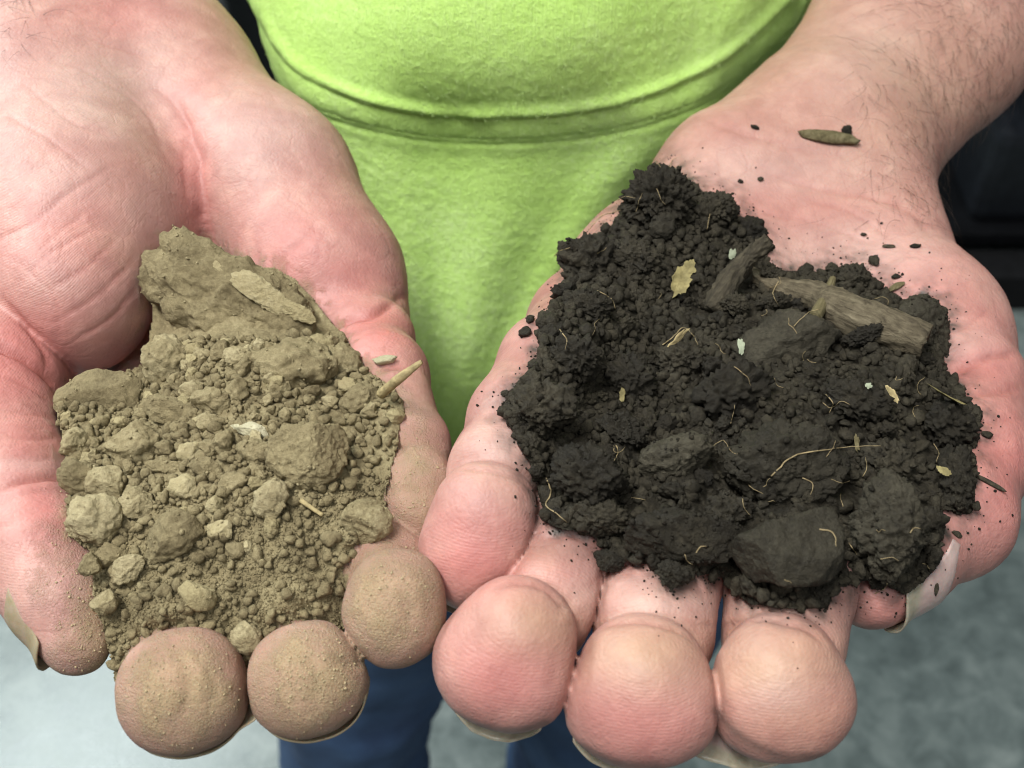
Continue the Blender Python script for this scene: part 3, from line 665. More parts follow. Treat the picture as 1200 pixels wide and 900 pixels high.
# rows: photo height, side/left corner/right corner across, distance at the corners and the middle
rows = [(-320, 60, 190, 980, 1130, 330, 304), (-150, 175, 240, 935, 1030, 340, 306), (-40, 286, 292, 905, 970, 344, 310), (40, 316, 322, 866, 935, 344, 316), (100, 340, 348, 834, 880, 344, 326),
        (160, 352, 378, 822, 868, 352, 342), (230, 378, 408, 762, 806, 364, 354), (310, 400, 436, 698, 745, 378, 368), (400, 420, 460, 640, 700, 396, 386), (500, 440, 484, 606, 670, 418, 408), (590, 446, 485, 600, 670, 440, 432), (640, 460, 500, 592, 650, 452, 446)]
R_ = np.array(rows, float)
fy = np.concatenate([np.arange(-320, -40, 8), np.arange(-40, 560, 1.7), np.arange(560, 642, 4)])
def spl(x, xs, ys):                   # smooth 1-D interpolation
    i = np.clip(np.searchsorted(xs, x) - 1, 0, len(xs) - 2); h = xs[i + 1] - xs[i]; t = (x - xs[i]) / h
    mm = np.gradient(ys, xs); return (2*t**3-3*t**2+1)*ys[i] + (t**3-2*t**2+t)*h*mm[i] + (-2*t**3+3*t**2)*ys[i+1] + (t**3-t**2)*h*mm[i+1]
NU = 300; uu = np.linspace(0, 1, NU)
ringpts = []
back = w2l(np.array([[0.0, 0.30, 0.0]])) - w2l(np.zeros((1, 3)))
for y in fy:
    sl_, lc, rc, sr, dcn, dm = [spl(np.array([y]), R_[:, 0], R_[:, k])[0] for k in range(1, 7)]
    f = (0.18 * lc + 0.82 * (lc + rc) / 2)
    base = [(sl_, dcn + 42), (lc - 2, dcn + 8), (lc + (rc - lc) * .10, dcn - 4), (lc + (rc - lc) * .3, dm + 4), ((lc + rc) / 2, dm), (lc + (rc - lc) * .7, dm + 4), (lc + (rc - lc) * .90, dcn - 4), (rc + 2, dcn + 8), (sr, dcn + 40)]
    L3 = [at(x, y, d_) for x, d_ in base]
    L3 = [L3[0] + back[0] * .9 + (45, 0, 0), L3[0] + back[0] * .35 + (-4, 0, 0)] + L3 + [L3[-1] + back[0] * .35 + (70, 0, 0), L3[-1] + back[0] * .9 + (20, 0, 0)]
    C_ = np.array(L3); tk = np.array([0, .06, .14, .2, .26, .38, .5, .62, .74, .8, .86, .94, 1.0])
    ringpts.append(np.stack([spl(uu, tk, C_[:, k]) for k in range(3)], 1))
V = np.array(ringpts); nr_, nu_ = V.shape[:2]; V = V.reshape(-1, 3)
i, j = np.meshgrid(np.arange(nr_ - 1), np.arange(nu_ - 1), indexing='ij'); k = (i * nu_ + j).ravel()
Q = np.stack([k, k + nu_, k + nu_ + 1, k + 1], 1)
k = np.arange(nr_ - 1) * nu_; Q = np.vstack([Q, np.stack([k + nu_ - 1, k + 2 * nu_ - 1, k + nu_, k], 1)])
n = normals(V, [Q]); 
if (n[(nr_ // 2) * nu_ + nu_ // 2] @ -V[(nr_ // 2) * nu_ + nu_ // 2]) < 0: Q = Q[:, ::-1]; n = -n
px, py, d = project(V); fr = ((n * -V).sum(1) > 0) | True
SEAM = curve([(280, -40), (312, 24), (350, 78), (400, 104), (450, 119), (520, 130), (600, 131), (680, 125), (750, 110), (820, 82), (868, 50), (930, -10)])
dd, side = poly_dist(px, py, SEAM); sg = dd * side
G_ = lambda x, c, w: np.exp(-((x - c) / w) ** 2)
fr = (uu[np.arange(len(V)) % nu_] > .15) & (uu[np.arange(len(V)) % nu_] < .85)
puck = 1 + .5 * perlin(V * 0.12, 77)
disp = fr * puck * (1.5 * G_(sg, -2, 6) + 1.3 * G_(sg, 20, 16) - .5 * G_(sg, 6, 2.5) - .45 * G_(sg, 37, 3) + .25 * G_(sg, 44, 6) - .3 * G_(sg, 30, 2)) + 1.5 * G_(sg, -60, 50) * fr
disp += 1.0 * perlin(V * 0.022 + 3, 51) + 0.45 * fbm(V * 0.06, 3, 52) + 0.28 * fbm(V * 0.35, 3, 53)
# soft drag lines running down from the seam
disp += fr * .7 * np.clip((py - 170) / 100, 0, 1) * perlin(np.stack([V[:, 0] * 0.05, V[:, 1] * 0.012, V[:, 2] * 0.0], 1) + 9, 54)
V2 = V + n * disp[:, None]
me = mesh_arrays('sweatshirt', to_world(V2), [Q])
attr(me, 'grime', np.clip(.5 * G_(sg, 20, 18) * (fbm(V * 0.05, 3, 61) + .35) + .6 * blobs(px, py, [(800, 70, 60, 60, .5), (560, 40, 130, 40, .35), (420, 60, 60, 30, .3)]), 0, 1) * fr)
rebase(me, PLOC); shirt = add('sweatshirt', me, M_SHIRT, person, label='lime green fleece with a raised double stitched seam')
SB = bvh(V2, Q, np.zeros((0, 3), int))
# sleeves pushed up past the elbows
sl_parts = []
for el, st, sx in ((elbA, at(-40, -190, 370), -0.13), (elbB, at(1180, -80, 372), 0.24)):
    a = st + (el - st) * .45; sh = w2l((sx, 0.41, 1.38))
    path = np.vstack([a + (el - a) * t for t in np.linspace(0, .8, 6)] + [el + (sh - el) * t for t in np.linspace(.12, 1, 9)])
    rad = np.array([50, 56, 58, 60, 62, 64, 68, 72, 74, 75, 76, 78, 80, 82, 84.0]) + 1.5 * np.sin(np.arange(15) * 2.1)
    me = mesh_arrays('sleeve', to_world(tube(path, rad, 28)[0]), list(tube(path, rad, 28)[1:])); attr(me, 'grime', np.zeros(len(me.vertices))); rebase(me, PLOC)
    add('sleeve', me, M_SHIRT, shirt)
# loose fibres standing off the fleece
def fibres(bv, boxpx, count, length, rad, mat, name, parent, rgen, lean=None, curl=.5, keep=None, lift=0.1):
    Pp = []
    for _ in range(count):
        x, y = rgen.uniform(boxpx[0], boxpx[2]), rgen.uniform(boxpx[1], boxpx[3])
        if keep is not None and rgen.random() > keep(x, y): continue
        p, nn = hit(bv, x, y)
        if p is None: continue
        if nn @ p > 0: nn = -nn
        dr = rgen.normal(size=3) if lean is None else np.array(lean(x, y, rgen)); dr = dr - nn * (dr @ nn) * .85; dr /= np.linalg.norm(dr)
        L = length * rgen.uniform(.5, 1.4); ns = 6; cv = np.cross(nn, dr) * rgen.normal() * curl
        t = np.linspace(0, 1, ns)[:, None]; Pp.append((p + nn * lift * .2 + dr * L * t + cv * L * t * t + nn * L * lift * np.sin(t * 2.4), rad * rgen.uniform(.6, 1.2) * (1 - .75 * t[:, 0])))
    v, q, t = join([tube(a, b, 3, False) for a, b in Pp])
    me = mesh_arrays(name, to_world(v), [q]); rebase(me, PLOC)
    return add(name, me, mat, parent, kind='stuff')
M_LINT = plain('pale_lint', (0.62, 0.80, 0.34), 0.9, 0.1)
M_HAIR = plain('body_hair', (0.030, 0.020, 0.014), 0.5, 0.3)
fibres(SB, (300, -30, 950, 520), 7000, 1.3, 0.045, M_LINT, 'lint', shirt, np.random.default_rng(3), curl=1.2, lift=.5)
def keepB(x, y): return min(1, max(0, ((x - 960) / 190))) * (0.25 + .75 * min(1, max(0, (x + .35 * y - 960) / 140)))
fibres(BV['B'], (900, -60, 1260, 262), 2000, 8.5, 0.042, M_HAIR, 'arm_hair', body, np.random.default_rng(5), lean=lambda x, y, r: (-.35 + r.normal() * .55, -.75 + r.normal() * .5, .1), keep=keepB, curl=.45, lift=.22)
fibres(BV['A'], (-90, -120, 60, 60), 260, 7.0, 0.05, M_HAIR, 'arm_hair', body, np.random.default_rng(6), lean=lambda x, y, r: (.3 + r.normal() * .6, -.8 + r.normal() * .5, .1), keep=lambda x, y: min(1, max(0, (60 - x) / 90)), curl=.5, lift=.25)

# jeans and shoes
def denim():
    m, t, b = new_mat('blue_denim'); g = N(t); P = g.pos()
    a = g.noise(P, 14, 4); f = g.noise(P, 700, 3)
    col = g.ramp(g.math('ADD', g.math('MULTIPLY', a, .7), g.math('MULTIPLY', f, .3)), [(0.32, (0.018, 0.04, 0.10)), (0.55, (0.04, 0.09, 0.19)), (0.74, (0.09, 0.16, 0.28))])
    g.link(col, b.inputs['Base Color']); b.inputs['Roughness'].default_value = 0.9; g.link(g.bump(f, 0.0005, .5), b.inputs['Normal']); return m
M_DENIM = denim()
lp = []
for hx, kx, fx, ky in ((-0.055, -0.122, -0.15, 0.375), (0.075, 0.062, 0.05, 0.38)):
    path = curve([(hx, 0.40, 0.92), (hx - .01, 0.395, 0.80), ((hx + kx) / 2, 0.385, 0.62), (kx, ky, 0.46), ((kx + fx) / 2, ky + .02, 0.28), (fx, 0.41, 0.05)], 16)
    z = np.linspace(0, 1, len(path)); rad = np.interp(z, [0, .2, .4, .6, .8, 1], [.085, .080, .068, .057, .060, .076])
    v, q, t = tube(path, rad, 48); nn = normals(v, [q, t]); v = v + nn * (0.010 * fbm(v * np.array([9, 9, 16.0]), 3, 71) + .004 * fbm(v * 40, 2, 72))[:, None]; lp.append((v, q, t))
v, q, t = tube([(0.01, 0.395, 0.80), (0.01, 0.40, 0.90), (0.01, 0.41, 1.0)], [.085, .10, .10], 40); lp.append((v, q, t))
v, q, t = join(lp); me = mesh_arrays('jeans', v, [q, t]); rebase(me, PLOC); add('jeans', me, M_DENIM, person)
M_SHOE = plain('brown_leather', (0.05, 0.03, 0.02), 0.5, 0.4)
for fx, rz in ((-0.155, .25), (0.055, -.2)):
    bm = bmesh.new(); bmesh.ops.create_icosphere(bm, subdivisions=4, radius=1)
    for vv in bm.verts:
        x, y, z = vv.co; sy = -y
        w_ = .044 + .008 * (sy > 0) * sy; hgt = .05 + .035 * max(0, -sy)
        X, Y, Z = x * w_, y * .145, max(z, -.55) * hgt + .055 * .55
        vv.co = (X * math.cos(rz) + Y * math.sin(rz) + fx, -X * math.sin(rz) + Y * math.cos(rz) + .37, Z + .004)
    me = bpy.data.meshes.new('shoe'); bm.to_mesh(me); bm.free(); me.polygons.foreach_set('use_smooth', [True] * len(me.polygons)); rebase(me, PLOC); sh = add('shoe', me, M_SHOE, person)
    v, q, t = tube([(fx, .37, .002), (fx, .37, .016)], [.05, .05], 24); v[:, 1] = (v[:, 1] - .37) * 2.9 + .37
    me = mesh_arrays('sole', v, [q, t], False); rebase(me, PLOC); add('sole', me, M_RUBBER, sh)
print('person', time.time() - T0)

# ================================================================ THE TWO HEAPS OF SOIL
def in_poly(x, y, poly):
    P_ = np.array(poly, float); c = np.zeros(x.shape, bool); j = len(P_) - 1
    for i in range(len(P_)):
        cond = (P_[i, 1] > y) != (P_[j, 1] > y)
        with np.errstate(divide='ignore', invalid='ignore'):
            c ^= cond & (x < (P_[j, 0] - P_[i, 0]) * (y - P_[i, 1]) / (P_[j, 1] - P_[i, 1]) + P_[i, 0])
        j = i
    return c
class Heap:
    """a mound with real thickness: outline and surface distances taken from the photo"""
    def __init__(s, outline, ctrl, step, edge, drop, thick, noise, hv=None, keep=None, cover=(1.0, 6.0)):
        O = curve(outline + [outline[0]], 6); q3 = np.c_[O * .06, 0 * O[:, :1]]; O = O + 7 * np.c_[fbm(q3, 3, 71), fbm(q3 + 40, 3, 72)]; s.O = O
        xs = np.arange(O[:, 0].min() - 6, O[:, 0].max() + 6, step); ys = np.arange(O[:, 1].min() - 6, O[:, 1].max() + 6, step)
        X, Y = np.meshgrid(xs, ys); m = in_poly(X, Y, O)
        x, y = X[m], Y[m]; C = np.array(ctrl, float)
        r = lambda a, b, c, d: np.hypot(a[:, None] - c[None], b[:, None] - d[None])
        U = lambda q: q * q * np.log(q + 1e-6)
        A = U(r(C[:, 0], C[:, 1], C[:, 0], C[:, 1]) / 100) + 0.02 * np.eye(len(C)); Pm = np.c_[np.ones(len(C)), C[:, :2] / 100]
        B_ = np.block([[A, Pm], [Pm.T, np.zeros((3, 3))]]); w = np.linalg.solve(B_, np.r_[C[:, 2], 0, 0, 0])
        s.base = lambda a, b: U(r(a, b, C[:, 0], C[:, 1]) / 100) @ w[:-3] + w[-3] + w[-2] * a / 100 + w[-1] * b / 100
        de, _ = poly_dist(x, y, O); t = np.clip(de / edge, 0, 1)
        dpt = s.base(x, y) + drop * (1 - np.sqrt(1 - (1 - t) ** 2))
        hd = np.full(m.shape, 1e3)                     # never sink below the skin that carries the soil
        js, is_ = np.nonzero(m); cs = 3
        for j in range(0, m.shape[0], cs):
            for i in range(0, m.shape[1], cs):
                if not m[max(0, j - cs):j + cs, max(0, i - cs):i + cs].any(): continue
                if keep is not None and not keep(X[0, i], Y[j, 0]): continue
                p, _n = hit(hv, X[0, i], Y[j, 0])
                if p is not None: hd[j:j + cs, i:i + cs] = -p[2]
        hq = hd[m]; lim = hq - cover[0] - (cover[1] - cover[0]) * np.clip(de / 60, 0, 1)
        g2 = np.full(m.shape, np.nan); g2[m] = smin(dpt, lim, 6.0)
        for _ in range(10):                            # soften the hand's shape out of the mound
            acc = np.zeros(m.shape); cnt_ = np.zeros(m.shape)
            for dj, di in ((0, 0), (1, 0), (-1, 0), (0, 1), (0, -1), (2, 2), (-2, 2), (2, -2), (-2, -2)):
                r_ = np.roll(g2, (dj, di), (0, 1)); ok_ = ~np.isnan(r_); acc[ok_] += r_[ok_]; cnt_ += ok_
            g2 = np.where(m, acc / np.maximum(cnt_, 1), np.nan)
        dpt = np.minimum(g2[m], hq - cover[0])
        ctrl_base = s.base; s.gx, s.gy = x, y; s.gd = dpt - drop * (1 - np.sqrt(1 - (1 - t) ** 2)) * .6
        s.base = lambda a, b: np.array([s.gd[np.argmin((s.gx - p_) ** 2 + (s.gy - q_) ** 2)] for p_, q_ in zip(a, b)])
        v = np.stack([(x - 600) * K * dpt, (450 - y) * K * dpt, -dpt], 1)
        disp = noise(v); dirs = v / np.linalg.norm(v, axis=1, keepdims=True)
        v = v - dirs * disp[:, None]
        idx = np.full(m.shape, -1); idx[m] = np.arange(m.sum())
        a, b, c, d = idx[:-1, :-1], idx[1:, :-1], idx[1:, 1:], idx[:-1, 1:]
        ok = (a >= 0) & (b >= 0) & (c >= 0) & (d >= 0); f = np.stack([a[ok], b[ok], c[ok], d[ok]], 1)
        vb = v + dirs * (thick * (0.25 + .75 * t))[:, None]; n0 = len(v); fb = f[:, ::-1] + n0
        e = {}
        ed = np.concatenate([f[:, [0, 1]], f[:, [1, 2]], f[:, [2, 3]], f[:, [3, 0]]]); key = np.sort(ed, 1)
        _, inv, cnt = np.unique(key[:, 0] * 10 ** 7 + key[:, 1], return_inverse=True, return_counts=True); bd = ed[cnt[inv] == 1]
        wall = np.stack([bd[:, 1], bd[:, 0], bd[:, 0] + n0, bd[:, 1] + n0], 1)
        s.v = np.vstack([v, vb]); s.q = np.vstack([f, fb, wall]); s.top = v; s.n = normals(v, [f])
        if (s.n * v).sum() > 0: s.n = -s.n
        s.bv = bvh(v, f, np.zeros((0, 3), int)); s.px, s.py, s.de = x, y, de
    def build(s, name, mat, loc, **props):
        me = mesh_arrays(name, to_world(s.v), [s.q]); rebase(me, loc); return add(name, me, mat, None, loc=loc, **props)

def ico(sub):
    bm = bmesh.new(); bmesh.ops.create_icosphere(bm, subdivisions=sub, radius=1); bm.verts.ensure_lookup_table()
    v = np.array([q.co for q in bm.verts]); f = np.array([[q.index for q in p.verts] for p in bm.faces]); bm.free(); return v, f
ICO = {k: ico(k) for k in (1, 2, 3, 4, 5, 6)}
def lump(sub, seed, cuts=6, rough=.22, fine=.05, gran=0.0, gs=3.0, asp=(1, 1, 1), boost=False):
    if boost: fine = max(fine, .06) * 1.25; gran = gran + .05; gs = max(gs, 5.0)
    """irregular crumb: broken flat faces, worn corners, grainy skin"""
    rg = np.random.default_rng(seed); v, f = ICO[sub]; v = v.copy()
    v *= (1 + rough * fbm(v * 1.1 + seed * 3.1, 2, seed))[:, None]
    for _ in range(cuts):
        nn = rg.normal(size=3); nn /= np.linalg.norm(nn); o = rg.uniform(.52, .86)
        v -= nn * (np.maximum(v @ nn - o, 0) * .88)[:, None]
    r = np.linalg.norm(v, axis=1, keepdims=True); u = v / r
    asp = np.array(asp, float); w = v * asp; k = 1 / asp
    dsp = fine * 2.2 * fbm(w * 2.6 + seed, 4, seed + 5, .6)
    if gran: dsp = dsp + gran * bead((w * gs + seed * 1.7, seed + 9)) + gran * .5 * bead((w * gs * 2.3 + seed, seed + 11))
    return v + u * dsp[:, None] * k, f
def rotm(rg):
    q = rg.normal(size=4); q /= np.linalg.norm(q); a, b, c, d = q
    return np.array([[1-2*(c*c+d*d), 2*(b*c-a*d), 2*(b*d+a*c)], [2*(b*c+a*d), 1-2*(b*b+d*d), 2*(c*d-a*b)], [2*(b*d-a*c), 2*(c*d+a*b), 1-2*(b*b+c*c)]])
def clod(heap, px, py, rx, ry, rot, seed, mat, label, name='soil_clod', sink=.10, thick=.9, sub=5, group=None, cat='soil clod', dz=0.0, **kw):
    d = float(heap.base(np.array([px]), np.array([py]))[0]) + dz
    c0 = at(px, py, d); a, b = rx * K * d, ry * K * d; c = thick * min(a, b)
    m3 = (a * b * c) ** (1 / 3); v, f = lump(sub, seed, asp=(a / m3, b / m3, c / m3), **kw); v = v / np.abs(v).max(0)
    sv, cv = math.sin(-rot), math.cos(-rot)
    vv = v * (a, b, c); vv = np.stack([vv[:, 0] * cv - vv[:, 1] * sv, vv[:, 0] * sv + vv[:, 1] * cv, vv[:, 2]], 1)
    vd = c0 / np.linalg.norm(c0); ctr = c0 - vd * c * (1 - 2 * sink)
    loc = Vector(to_world(ctr)); me = mesh_arrays(name, local_dir(vv) * .001, [f])
    o = add(name, me, mat, None, loc=loc, label=label or '', category=cat)
    if group: o['group'] = group
    return o
def scatter(heap, n, pick, size, variants, mats, name, label, group, cat, rg, sink=.15):
    """individual crumbs on the heap that share a few meshes"""
    mes = [mesh_arrays(name, local_dir(v) * .001, [f]) for v, f in variants]
    for k, m_ in enumerate(mes): m_.materials.append(mats[k % len(mats)])
    outs = []
    p = pick / pick.sum(); ids = rg.choice(len(heap.px), n, replace=False, p=p)
    for i in ids:
        r = size(heap.px[i], heap.py[i], rg); c = heap.top[i] + heap.n[i] * r * (1 - 2 * sink) * .7
        o = bpy.data.objects.new(name, mes[rg.integers(len(mes))]); COL.objects.link(o)
        o.location = Vector(to_world(c)); o.scale = [r * rg.uniform(.7, 1.25) for _ in range(3)]
        o.rotation_euler = rg.uniform(0, 6.28, 3); o['label'] = label; o['category'] = cat; o['group'] = group; outs.append(o)
    return outs
def stuff(points, nrm, radii, variants, name, mat, rg, label, sink=.2, category=None, small=0.0, low=None):
    V, F, o = [], [], 0
    vi = rg.integers(len(variants), size=len(points))
    for c, nn, r, k in zip(points, nrm, radii, vi):
        v, f = (variants if r > small else low)[k % len(variants if r > small else low)]; R = rotm(rg) * (r * rg.uniform(.7, 1.3, 3))
        V.append(v @ R.T + c + nn * r * (1 - 2 * sink) * .7); F.append(f + o); o += len(v)
    V = np.concatenate(V); loc = Vector(to_world(V.mean(0))); me = mesh_arrays(name, to_world(V), [np.concatenate(F)]); rebase(me, loc)
    ob = add(name, me, mat, None, loc=loc, kind='stuff', label=label)
    if category: ob['category'] = category
    return ob

# ---- dry tan soil
CT_A = [(200, 295, 246), (330, 325, 246), (400, 395, 240), (455, 440, 231), (462, 540, 214), (442, 640, 202), (410, 720, 195), (290, 745, 193), (205, 745, 194), (150, 790, 193), (122, 700, 198), (98, 600, 206), (82, 500, 216), (92, 466, 225), (176, 410, 240), (280, 560, 203), (260, 450, 220), (340, 640, 195), (200, 620, 199), (380, 480, 216)]
HA = Heap(OUT_A, CT_A, 1.8, 34, 9, 12, lambda v: .9 * fbm(v * .10, 3, 101) + .8 * fbm(v * .30, 3, 102) + (.9 * bead((v * .45, 103)) + .5 * bead((v * 1.1, 104))) * np.clip((-v[:, 2] - 190) / 16, .45, 1), BV['A'], lambda x, y: min(math.hypot(x - 464, y - 715), math.hypot(x - 362, y - 800), math.hypot(x - 215, y - 812)) > 92)
HA.build('tan_soil', M_TAN, Vector(to_world(at(270, 560, 205))), kind='stuff', label='dry tan soil heaped in the palm below the big slab', category='soil')
gA = None
CL_A = [  # px, py, half width, half height, rotation, seed, keywords, label
 (282, 356, 132, 66, .50, 31, dict(sub=6, cuts=3, rough=.25, fine=.07, gran=.07, gs=7, thick=.75, sink=.45, dz=4), 'largest tan slab at the top of the dry heap against the palm'),
 (345, 424, 54, 38, .15, 2, dict(cuts=4, rough=.3, fine=.06, gran=.16, gs=2.2), 'knobbly tan clod just below the big slab'),
 (195, 424, 30, 34, -.2, 3, dict(cuts=5, rough=.3, fine=.06, gran=.12), 'rough upright tan clod at the left foot of the big slab'),
 (125, 464, 62, 33, -.06, 4, dict(cuts=9, rough=.2, fine=.04, thick=.7), 'broad flat tan clod at the left shoulder of the heap beside the thumb base'),
 (155, 521, 34, 31, -.5, 5, dict(cuts=6, rough=.3, fine=.06, gran=.10), 'chunky tan clod with pitted top below the broad flat clod'),
 (90, 520, 19, 19, .3, 6, dict(cuts=5, gran=.1), 'small round tan clod touching the thumb side of the heap'),
 (205, 486, 42, 20, .35, 7, dict(cuts=8, rough=.2, thick=.7), 'flat slanting tan flake right of the broad flat clod'),
 (362, 531, 50, 45, -.3, 8, dict(sub=6, cuts=5, rough=.2, fine=.05, gran=.07, gs=5, sink=.2), 'big rounded tan clod standing alone right of the heap centre'),
 (297, 503, 28, 11, .22, 9, dict(cuts=8, mat=1), 'pale straw coloured flat chip near the heap centre'),
 (296, 528, 22, 16, -.1, 10, dict(cuts=8), 'tan chip just below the pale flat chip'),
 (110, 609, 36, 32, -.1, 11, dict(cuts=6, rough=.25, fine=.06, gran=.12), 'crumbly tan clod resting against the thumb at the left edge'),
 (92, 556, 25, 24, .5, 12, dict(cuts=7, gran=.06), 'tan clod on the left edge above the crumbly thumb clod'),
 (124, 566, 26, 24, .1, 13, dict(cuts=8), 'angular tan clod right next to the left edge clods'),
 (201, 630, 44, 27, -.75, 14, dict(cuts=6, rough=.2, fine=.05, gran=.06, sink=.2), 'oblong tilted tan clod left of the fine soil'),
 (230, 700, 24, 22, -.1, 15, dict(cuts=9, rough=.1, fine=.03, mat=2, sink=.15), 'pale squarish tan lump just above the index fingertip'),
 (160, 590, 22, 20, .8, 16, dict(cuts=7, gran=.08), 'tan crumb clod above the oblong tilted clod'),
 (430, 610, 32, 29, .2, 17, dict(cuts=4, rough=.2, gran=.08, sink=.35), 'soft low tan clod beside the little finger pad'),
 (122, 705, 17, 16, .2, 18, dict(cuts=7), 'small tan clod low beside the thumb tip'),
 (106, 660, 14, 16, .2, 19, dict(cuts=7), 'small tan clod at the left edge over the thumb pad'),
 (318, 585, 22, 26, .1, 20, dict(cuts=6, gran=.08), 'tan clod directly below left of the big rounded clod'),
 (195, 548, 28, 9, .08, 21, dict(cuts=9), 'thin tan flake lying flat left of centre'),
 (286, 746, 24, 19, .7, 22, dict(cuts=7), 'tan clod wedged between index and middle fingertips'),
 (240, 550, 22, 16, .2, 23, dict(cuts=8), 'tan angular clod under the slanting flake'),
 (258, 621, 17, 13, .1, 24, dict(cuts=7, mat=2), 'little yellowish tan crumb right of the oblong clod'),
 (130, 650, 20, 17, .4, 25, dict(cuts=7, gran=.06), 'tan clod under the crumbly thumb clod'),
 (150, 668, 24, 18, -.4, 26, dict(cuts=7, gran=.06), 'tan clod left of the pale squarish lump'),
 (248, 470, 26, 20, .2, 27, dict(cuts=6, gran=.1), 'tan clod beneath the big slab left of centre'),
 (420, 470, 26, 20, -.3, 28, dict(cuts=6, gran=.1), 'tan clod at the right end below the big slab'),
 (400, 425, 26, 22, .9, 29, dict(cuts=6, gran=.08), 'tan clod under the right tip of the big slab'),
 (285, 420, 24, 17, .2, 30, dict(cuts=6, gran=.1), 'tan clod tucked under the big slab left of the knobbly clod'),
]
MATA = [M_TAN, M_TANPALE, soil_material('straw_tan_soil', (0.22, 0.18, 0.095), (0.34, 0.285, 0.155), (0.44, 0.38, 0.23))]
CA = []
for px_, py_, a_, b_, r_, sd, kw, lab in CL_A:
    kw = dict(kw); mt = MATA[kw.pop('mat', 0)]; kw.setdefault('fine', .06)
    o_ = clod(HA, px_, py_, a_, b_, r_, sd + 100, mt, lab, **kw)
    CA.append(o_)
    if 'largest' in lab: SLAB = o_
for cx_, cy_, ca, cb, cr_, sd in ((262, 320, 40, 17, .45, 61), (222, 302, 18, 15, .4, 62), (308, 344, 44, 17, .5, 63), (350, 366, 24, 11, .5, 64)):
    o_ = clod(HA, cx_, cy_, ca, cb, cr_, sd, MATA[2], None, name='crust', cuts=4, rough=.4, fine=.08, gran=.06, sub=5, thick=.35, sink=.1, dz=-5.5)
    del o_['label']; del o_['category']; o_.parent = SLAB; o_.matrix_parent_inverse = SLAB.matrix_basis.inverted()
rgA = np.random.default_rng(11)
varA = [lump(4, 200 + i, cuts=8 + i % 4, rough=.34, fine=.09, gran=.12 * (i % 2)) for i in range(14)]
zone = lambda x, y: np.clip((470 - y) / 120, 0, 1) * .3 + np.clip((700 - y + (240 - x) * .6) / 260, 0.02, 1)
wA = zone(HA.px, HA.py) * (HA.de > 6) * (HA.py > 400)
scatter(HA, 150, wA, lambda x, y, r: (.7 + 1.6 * r.beta(1.3, 2.6)) * (1.25 if y < 600 else .95), varA, [M_TAN, M_TAN, MATA[2]], 'soil_crumb', 'small dry tan soil crumb in the heap', 'tan crumbs in the dry heap', 'soil crumb', rgA)
varF = [lump(1, 340 + i, cuts=4, rough=.35, fine=.08) for i in range(8)]
varS = [lump(2, 300 + i, cuts=7, rough=.4, fine=.10) for i in range(12)]
ids = rgA.choice(len(HA.px), 3000, p=(lambda w: w / w.sum())((HA.de > 2) * (HA.py > 395) * (.4 + zone(HA.px, HA.py))))
stuff(HA.top[ids], HA.n[ids], .28 + 1.25 * rgA.beta(1.2, 3.2, len(ids)), varS, 'tan_crumbs', M_TAN, rgA, 'fine tan crumbs scattered over the dry heap', sink=-.1, category='soil crumbs', small=.55, low=varF)
ids = rgA.choice(len(HA.px), 9000, p=(lambda w: w / w.sum())((HA.de > 1) * (HA.py > 560) * 1.0))
stuff(HA.top[ids], HA.n[ids], .13 + .28 * rgA.beta(1.2, 3, len(ids)), varF, 'tan_grit', M_TAN, rgA, 'powdery tan soil grit near the fingertips', category='soil grit')

M_DUST = plain('tan_dust', (0.36, 0.29, 0.175), 0.95, 0.1, 0, 900, 0.2)
tips = []; tn = []
for (x0, y0, rx, ry, cnt) in ((215, 800, 64, 58, 300), (360, 792, 58, 52, 380), (462, 705, 50, 52, 160), (488, 570, 34, 70, 160), (100, 730, 34, 70, 220), (84, 620, 22, 60, 60)):
    for _ in range(cnt):
        x, y = x0 + rx * rgA.normal() * .55, y0 + ry * rgA.normal() * .55
        p, nn = hit(BV['A'], x, y)
        if p is None: continue
        if nn @ p > 0: nn = -nn
        if nn @ (-p / np.linalg.norm(p)) < .15: continue
        tips.append(p); tn.append(nn)
stuff(np.array(tips), np.array(tn), .07 + .26 * rgA.beta(1.1, 4.5, len(tips)), varF, 'dust_grains', M_DUST, rgA, 'tan dust grains stuck to the fingertips and thumb', category='dust')

def on_clods(objs, n, rg):
    P_, N_, w_ = [], [], []
    for o in objs:
        m_ = len(o.data.vertices); v = np.empty(m_ * 3, np.float32); o.data.vertices.foreach_get('co', v); nn = np.empty(m_ * 3, np.float32); o.data.vertices.foreach_get('normal', nn)
        v = w2l(v.reshape(-1, 3) + np.array(o.location)); nn = nn.reshape(-1, 3) @ RMn[:3, :3]
        ok = (nn * -v).sum(1) > .1 * np.linalg.norm(v, axis=1); P_.append(v[ok]); N_.append(nn[ok]); w_.append(np.full(ok.sum(), max(o.dimensions) ** 2 / max(ok.sum(), 1)))
    P_, N_, w_ = np.concatenate(P_), np.concatenate(N_), np.concatenate(w_)
    cl = np.clip(perlin(P_ * .35, 7) + .25, 0, 1); w_ = w_ * (cl + .08)
    i = rg.choice(len(P_), n, p=w_ / w_.sum()); return P_[i], N_[i]
p_, n_ = on_clods(CA, 350, rgA)
stuff(p_, n_, .12 + .5 * rgA.beta(1.1, 4, len(p_)), varF, 'clinging_crumbs', M_TAN, rgA, 'small tan crumbs clinging to the tan clods', category='soil crumbs', sink=.25)

